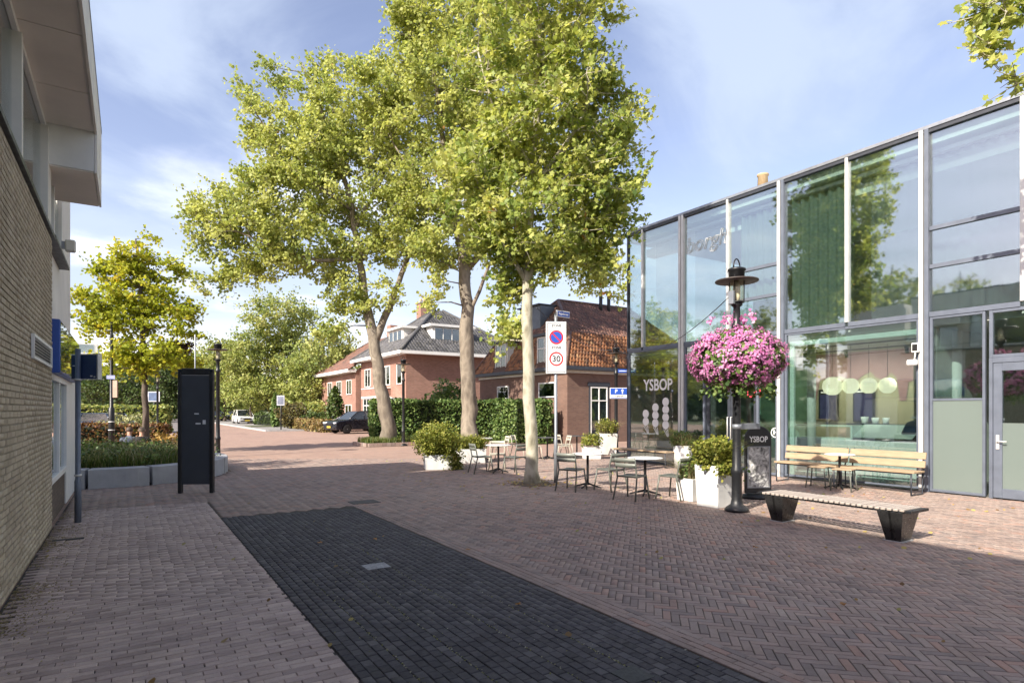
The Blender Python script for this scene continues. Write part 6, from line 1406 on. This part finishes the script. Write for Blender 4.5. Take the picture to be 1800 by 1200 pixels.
# ------------------------------------------------------------------ cars
def car(lab, x, y, rz, col, L=4.5, Wd=1.85, H=1.62, estate=True, name='parked_car'):
    r = empty(name, (x, y, 0), rz, lab, 'car', 'cars parked in the side streets'); pm = M('car_paint_'+str(col), col, .22, .04, 2, 0, spec=.7, metal=.2)
    h = L/2; wb = L*.305; wr = .34
    lo = [(-h+.05, .32), (-h, .55), (-h+.03, .80), (-h+.35, .93), (-h+1.15, 1.02)]          # nose at -x
    body = [(-h+.08, .28), (-h, .50), (-h+.03, .78), (-h+.25, .90), (-h+1.15, 1.0), (h-.25, 1.06), (h-.02, .95), (h, .50), (h-.08, .28)]
    def wellcut(poly, cx): return poly
    # lower body with wheel arches
    top = body[1:8]; bot = [(h-.08, .28)]
    for cx in (wb, -wb):
        bot += [(cx+wr*1.12, .28)]+[(cx+wr*1.12*math.cos(t), .30+wr*1.15*math.sin(t)) for t in [math.pi*i/8 for i in range(1, 8)]]+[(cx-wr*1.12, .28)]
    bot += [(-h+.08, .28)]
    poly = bot+[(x_, z_) for x_, z_ in [(-h, .50), (-h+.03, .78), (-h+.25, .90), (-h+1.15, 1.0), (h-.25, 1.04), (h-.02, .95), (h, .50)]]
    bq = MB().prism([(p[0], p[1]) for p in poly], 'y', -Wd/2, Wd/2)
    bd = bq.build('body', pm, r, .05)
    roofz = H; tail = h-.30 if estate else h-.95
    gl = [(-h+1.05, .99), (-h+1.85, roofz-.06), (-h+2.4, roofz), (tail-.45, roofz-.01), (tail, 1.03)]
    vs = []
    for s_ in (-1, 1):
        for (x_, z_) in gl: k = (z_-.99)/(roofz-.99); vs.append((x_, s_*(Wd/2-.06-.16*k), z_))
    n = len(gl); fs = [tuple(range(n)), tuple(range(2*n-1, n-1, -1))]+[(i, i+n, (i+1) % n+n, (i+1) % n) for i in range(n)]
    MB().add(vs, fs).build('window', M('car_glass', (.02, .025, .03), .06, .05, 2, 0, spec=.9), r, .03)
    rf = MB(); vs = []
    for (x_, z_) in gl[1:4]:
        for s_ in (-1, 1): vs.append((x_+.02, s_*(Wd/2-.2), z_+.012))
    for (x_, z_) in gl[1:4]:
        for s_ in (-1, 1): vs.append((x_+.02, s_*(Wd/2-.2), z_-.03))
    rf.add(vs, [(0, 1, 3, 2), (2, 3, 5, 4), (6, 8, 9, 7), (8, 10, 11, 9), (0, 2, 8, 6), (2, 4, 10, 8), (1, 7, 9, 3), (3, 9, 11, 5), (0, 6, 7, 1), (4, 5, 11, 10)]).build('roof', pm, r)
    b = MB()
    for s_ in (-1, 1):
        for (xa, za), (xb, zb) in ((gl[0], gl[1]), (gl[3], gl[4]), ((-.05, 1.0), (.05, roofz-.02))):
            ka, kb = (za-.99)/(roofz-.99), (zb-.99)/(roofz-.99); b.tube([(xa, s_*(Wd/2-.055-.16*ka), za), (xb, s_*(Wd/2-.055-.16*kb), zb)], .035, 6)
    b.build('pillar', pm, r)
    for cx in (-wb, wb):
        for s_ in (-1, 1):
            m4 = Matrix.Translation((cx, s_*(Wd/2-.11), wr)) @ Matrix.Rotation(R(90), 4, 'X')
            w_ = MB().lathe([(wr*.62, -.1), (wr*.95, -.1), (wr, -.06), (wr, .06), (wr*.95, .1), (wr*.62, .1)], (0, 0, 0), 22); w_.v = [tuple(m4 @ Vector(v)) for v in w_.v]; w = w_.build('wheel', m_rubber, r)
            rm = MB(); rm.lathe([(.04, .1), (.04, -.1)], (0, 0, 0), 10)
            for k in range(7): a = k*2*math.pi/7; rm.obox((.11*math.cos(a), .11*math.sin(a), 0), .21, .05, .15, a)
            rm.lathe([(wr*.60, -.095), (wr*.66, -.1), (wr*.66, .1), (wr*.60, .095)], (0, 0, 0), 22); rm.v = [tuple(m4 @ Vector(v)) for v in rm.v]; rm.build('rim', M('alloy_rim', (.42, .43, .45), .35, .08, 4, 0, metal=.7), w)
    for s_ in (-1, 1):
        MB().obox((-h+.10, s_*(Wd/2-.28), .76), .22, .42, .13, s_*.35).build('headlight', M('headlight_glass', (.6, .62, .65), .1, .05, 2, 0), r, .03)
        MB().obox((h-.06, s_*(Wd/2-.16), .86), .14, .24, .18).build('taillight', M('taillight_red', (.35, .01, .01), .2, .05, 2, 0), r, .02)
        MB().obox((-h+1.45, s_*(Wd/2+.06), 1.04), .12, .16, .12).build('mirror', pm, r, .03)
        MB().obox((.30, s_*(Wd/2+.005), .86), .16, .02, .03).obox((1.15, s_*(Wd/2+.005), .88), .16, .02, .03).build('handle', m_alu, r)
    MB().obox((-h+.0, 0, .66), .06, .9, .2).obox((-h+.03, 0, .40), .06, 1.4, .14).build('grille', m_black, r, .02)
    MB().obox((-h-.035, 0, .48), .015, .52, .11).build('number_plate', M('plate_yellow', (.65, .5, .05), .5), r)
    return r
car('black estate car nosing out from behind the hedge end', 14.35, 43.6, R(12), (.012, .014, .022), 4.7, 1.88, 1.62)
car('silver car parked behind the black one in the villa drive', 15.3, 47.4, R(8), (.42, .44, .46), 4.4, 1.8, 1.5)
wv_ = G(427, 746); car('white car parked on the verge facing the plaza', wv_[0]+.4, wv_[1]+2.2, R(92), (.75, .75, .75), 4.4, 1.85, 1.7)
gv_ = G(418, 742); car('grey car parked behind the white one on the verge', gv_[0]+.1, gv_[1]+9.5, R(90), (.12, .13, .14), 4.4, 1.8, 1.5)
dv_ = G(390, 742); car('dark car parked far down the street left of the white one', dv_[0], dv_[1]+6, R(90), (.03, .035, .04), 4.4, 1.8, 1.5)
pc_ = PD(160, 720, 36); car('dark blue car behind the rust hedge in the car park', pc_.x, pc_.y, facing(R(-6)), (.035, .05, .085), 4.6, 1.85, 1.5)
# pavement, kerb, car park path
m_gpave = M('grey_pavers', (.24, .23, .22), .85, .15, 1.5, .25, 30)
pv = MB().box(9.3, 13.2, 50.5, 120, -.02, .10).build('pavement', m_gpave); pv['kind'] = 'structure'
kb = MB().box(9.12, 9.298, 50.4, 120, -.02, .112).box(9.298, 13.2, 50.3, 50.498, -.02, .112).build('kerb', m_concrete); kb['kind'] = 'structure'
vg_ = MB().box(9.6, 12.9, 60, 63.4, .09, .16).build('verge', ground_mat()); vg_['kind'] = 'structure'
m_path = M('car_park_pavers', (.17, .15, .145), .85, .18, 1.2, .2, 20)
p1, p2, p3, p4 = G(270, 760), G(312, 760), G(296, 727), G(282, 727)
pt = MB().add([(p1[0]-1.5, p1[1], -.004), (p2[0]+1, p2[1], -.004), (p3[0]+2, p3[1], -.004), (p4[0]-5, p4[1], -.004)], [(0, 1, 2, 3)]).build('car_park_path', m_path); pt['kind'] = 'structure'
b = MB()
for py in (756, 747, 740, 735): 
    a0, a1 = G(268, py), G(312, py+.6); dd = .004; u_ = Vector((a1[0]-a0[0], a1[1]-a0[1], 0)).normalized(); nn_ = Vector((-u_.y, u_.x, 0))*.12
    b.add([(a0[0]-nn_.x, a0[1]-nn_.y, .004), (a1[0]-nn_.x, a1[1]-nn_.y, .004), (a1[0]+nn_.x, a1[1]+nn_.y, .004), (a0[0]+nn_.x, a0[1]+nn_.y, .004)], [(0, 1, 2, 3)])
o = b.build('parking_line', m_signwhite); o['kind'] = 'structure'
MBf = MB(); fa, fb2 = PD(452, 720, 64), PD(505, 720, 57)
fr_ = empty('iron_fence', (fa.x, fa.y, 0), 0, 'dark iron fence along the pavement beyond the white car', 'fence'); dv = (fb2-fa); dv.z = 0
for k in range(28): q0_ = dv*(k/27); MB().box(-.015, .015, -.015, .015, .1, 1.15, Matrix.Translation(q0_)).build('bar', m_black, fr_)
b = MB(); b.tube([Vector((0, 0, 1.1)), dv+Vector((0, 0, 1.1))], .02, 5).tube([Vector((0, 0, .25)), dv+Vector((0, 0, .25))], .02, 5); b.build('rail', m_black, fr_)
# front garden fence and low wall pieces near the hedge end
MBf = MB()

# ------------------------------------------------------------------ two people on the planter rim
def skin_mat_person(nm, skin, shirt, trousers, z_sh, z_tr, shirt_xy): pass
def person(lab, x, y, z0, rz, joints, edges, parts, hair, hairshape, headc, headr):
    r = empty('person', (x, y, z0), rz, lab, 'person')
    me = bpy.data.meshes.new('body'); me.from_pydata([j[:3] for j in joints], edges, []); o = bpy.data.objects.new('body', me); C.objects.link(o)
    md = o.modifiers.new('skin', 'SKIN'); sv = me.skin_vertices[0].data
    for i, j in enumerate(joints): sv[i].radius = (j[3], j[4] if len(j) > 4 else j[3])
    sv[0].use_root = True
    sb = o.modifiers.new('sub', 'SUBSURF'); sb.levels = 2; sb.render_levels = 2
    dg = bpy.context.evaluated_depsgraph_get(); m2 = bpy.data.meshes.new_from_object(o.evaluated_get(dg)); bpy.data.objects.remove(o)
    m2.materials.clear()
    for mm in parts['mats']: m2.materials.append(mm)
    ja = np.array([j[:3] for j in joints]); cls = np.array(parts['cls'])
    # material per face from the nearest bone
    E = edges; ca, cb_ = ja[[e[0] for e in E]], ja[[e[1] for e in E]]
    for p in m2.polygons:
        c = np.array(p.center); ab2 = cb_-ca; t = np.clip(((c-ca)*ab2).sum(1)/np.maximum((ab2**2).sum(1), 1e-9), 0, 1); d = ((ca+ab2*t[:, None]-c)**2).sum(1)
        p.material_index = parts['ecls'][int(d.argmin())]; p.use_smooth = True
    link('body', m2, r)
    hb_ = MB(); hs = Matrix.Translation(headc) @ Matrix.Diagonal((headr*1.06, headr*1.14, headr*1.12, 1)); n = 14; vs = []; fs = []
    for i in range(8):
        ph = math.pi/2*(1-i/7*1.25)
        for j in range(n): a = 2*math.pi*j/n; back = (1 if math.sin(a) > -.25 else max(0, 1-(i/7)*1.9)); pz = math.sin(ph) if back >= 1 else math.sin(max(ph, .45)); pr = math.cos(ph if back >= 1 else max(ph, .45)); vs.append(hs @ Vector((pr*math.cos(a), pr*math.sin(a), pz)))
    for i in range(7):
        for j in range(n): fs.append((i*n+j, i*n+(j+1) % n, (i+1)*n+(j+1) % n, (i+1)*n+j))
    hb_.add(vs, fs, True).build('hair', M('hair_'+hair[0], hair[1], .6, .2), r)
    # face: nose, eyes, mouth, ears; the head looks along local -y
    hx, hy, hz = headc; k = headr
    b = MB(); b.add([(hx, hy-k*1.32, hz-.18*k), (hx-.16*k, hy-k*1.0, hz-.28*k), (hx+.16*k, hy-k*1.0, hz-.28*k), (hx, hy-k*1.0, hz+.15*k)], [(0, 1, 2), (0, 2, 3), (0, 3, 1), (1, 3, 2)])
    for s_ in (-1, 1): b.lathe([(.008, -.03), (.016, 0), (.008, .03)], (hx+s_*k*.98, hy+.1*k, hz-.05*k), 8)
    b.build('nose_and_ears', parts['mats'][0], r)
    b = MB()
    for s_ in (-1, 1): b.obox((hx+s_*.36*k, hy-k*1.0, hz+.10*k), .2*k, .02, .10*k)
    b.obox((hx, hy-k*1.0, hz-.52*k), .4*k, .02, .06*k); b.build('eyes_and_mouth', m_ink, r)
    return r
sk = M('skin_tone', (.45, .25, .17), .6, .08); tee = M('grey_blue_tee', (.16, .19, .24), .85, .12); jea = M('dark_jeans', (.04, .05, .08), .85, .15); dk = M('black_top', (.009, .0095, .011), .85, .2); shoe = M('shoe_leather', (.05, .04, .035), .6)
# seated, origin on the rim top under the pelvis, front towards -y, leaning forward
def seated(lean, arm):
    J = []; E = []; Ec = []
    def j(*a): J.append(a); return len(J)-1
    def e(a, b, c): E.append((a, b)); Ec.append(c)
    pel = j(0, 0, .11, .15, .13); wst = j(0, -.08*lean, .27, .145, .11); chs = j(0, -.25*lean, .45, .17, .12); nb = j(0, -.36*lean, .58, .075); nk = j(0, -.40*lean, .645, .055); hd = j(0, -.47*lean-.02, .73, .085, .10); ht = j(0, -.47*lean-.02, .83, .075, .09)
    e(pel, wst, 1); e(wst, chs, 1); e(chs, nb, 1); e(nb, nk, 0); e(nk, hd, 0); e(hd, ht, 0)
    for s_ in (-1, 1):
        sh = j(s_*.19, -.33*lean, .53, .062); e(chs, sh, 1)
        if arm == 'knees' or s_ < 0: el = j(s_*.25, -.36*lean-.12, .30, .046); wr_ = j(s_*.12, -.60, .22, .033); pa = j(s_*.06, -.67, .20, .04, .022)
        else: el = j(s_*.24, -.42, .32, .042); wr_ = j(s_*.10, -.50, .56, .03); pa = j(s_*.06, -.48, .65, .036, .02)
        up_ = j(s_*.225, -.34*lean-.06, .42, .054); e(sh, up_, 1); e(up_, el, 0); e(el, wr_, 0); e(wr_, pa, 0)
        for f_ in range(4):
            d1_ = (J[pa][0]-J[wr_][0], J[pa][1]-J[wr_][1], J[pa][2]-J[wr_][2]); ln = math.sqrt(sum(c*c for c in d1_)); L_ = (.055, .065, .062, .05)[f_]
            a = j(J[pa][0]+d1_[0]/ln*.035+(f_-1.5)*.017, J[pa][1]+d1_[1]/ln*.035, J[pa][2]+d1_[2]/ln*.035, .010); e(pa, a, 0)
            b_ = j(J[a][0]+d1_[0]/ln*L_*.8, J[a][1]+d1_[1]/ln*L_*.8, J[a][2]+d1_[2]/ln*L_*.8-.02, .008); e(a, b_, 0)
        th_ = j(J[wr_][0]+s_*.03, J[wr_][1]-.03, J[wr_][2]+.02, .012); e(wr_, th_, 0); th2 = j(J[th_][0]-s_*.01, J[th_][1]-.04, J[th_][2]+.01, .009); e(th_, th2, 0)
        hp = j(s_*.10, -.05, .10, .105); kn = j(s_*.15, -.47, .11, .072); an = j(s_*.15, -.50, -.32, .045); to = j(s_*.16, -.68, -.375, .04, .032)
        e(pel, hp, 2); e(hp, kn, 2); e(kn, an, 2); e(an, to, 3)
    return J, E, {'mats': None, 'cls': [0]*len(J), 'ecls': Ec}, (0, -.47*lean-.02, .785)
for lab, px, dd, rz, lean, arm, mats, hair in (('man in grey blue tee bent forward sitting at the back of the round planter', 228, 19.6, R(160), .8, 'knees', [sk, tee, jea, shoe], ('brown', (.07, .045, .03))),
                                               ('person in black top with hand to the face sitting beside the man in grey', 254, 19.9, R(235), .35, 'face', [sk, dk, jea, shoe], ('dark', (.16, .12, .08)))):
    a = math.atan2((PD(px, 720, dd).y-PC.y)/PB, (PD(px, 720, dd).x-PC.x)/PA); qx, qy = PC.x+(PA+.28)*math.cos(a), PC.y+(PB+.28)*math.sin(a)
    J, E, parts, hc = seated(lean, arm); parts['mats'] = mats
    o = MB().box(-.24, .24, -.2, .2, 0, .26).build('stone_stool', m_stone, bevel=.015, loc=(qx, qy, 0)); tag(o, 'low stone block stool under the '+lab.split()[0]+(' in grey' if arm == 'knees' else ' in black')+' behind the planter', 'stool')
    person(lab, qx, qy, .26, math.atan2(qy-PC.y, qx-PC.x)+math.pi/2, J, E, parts, hair, None, hc, .098)
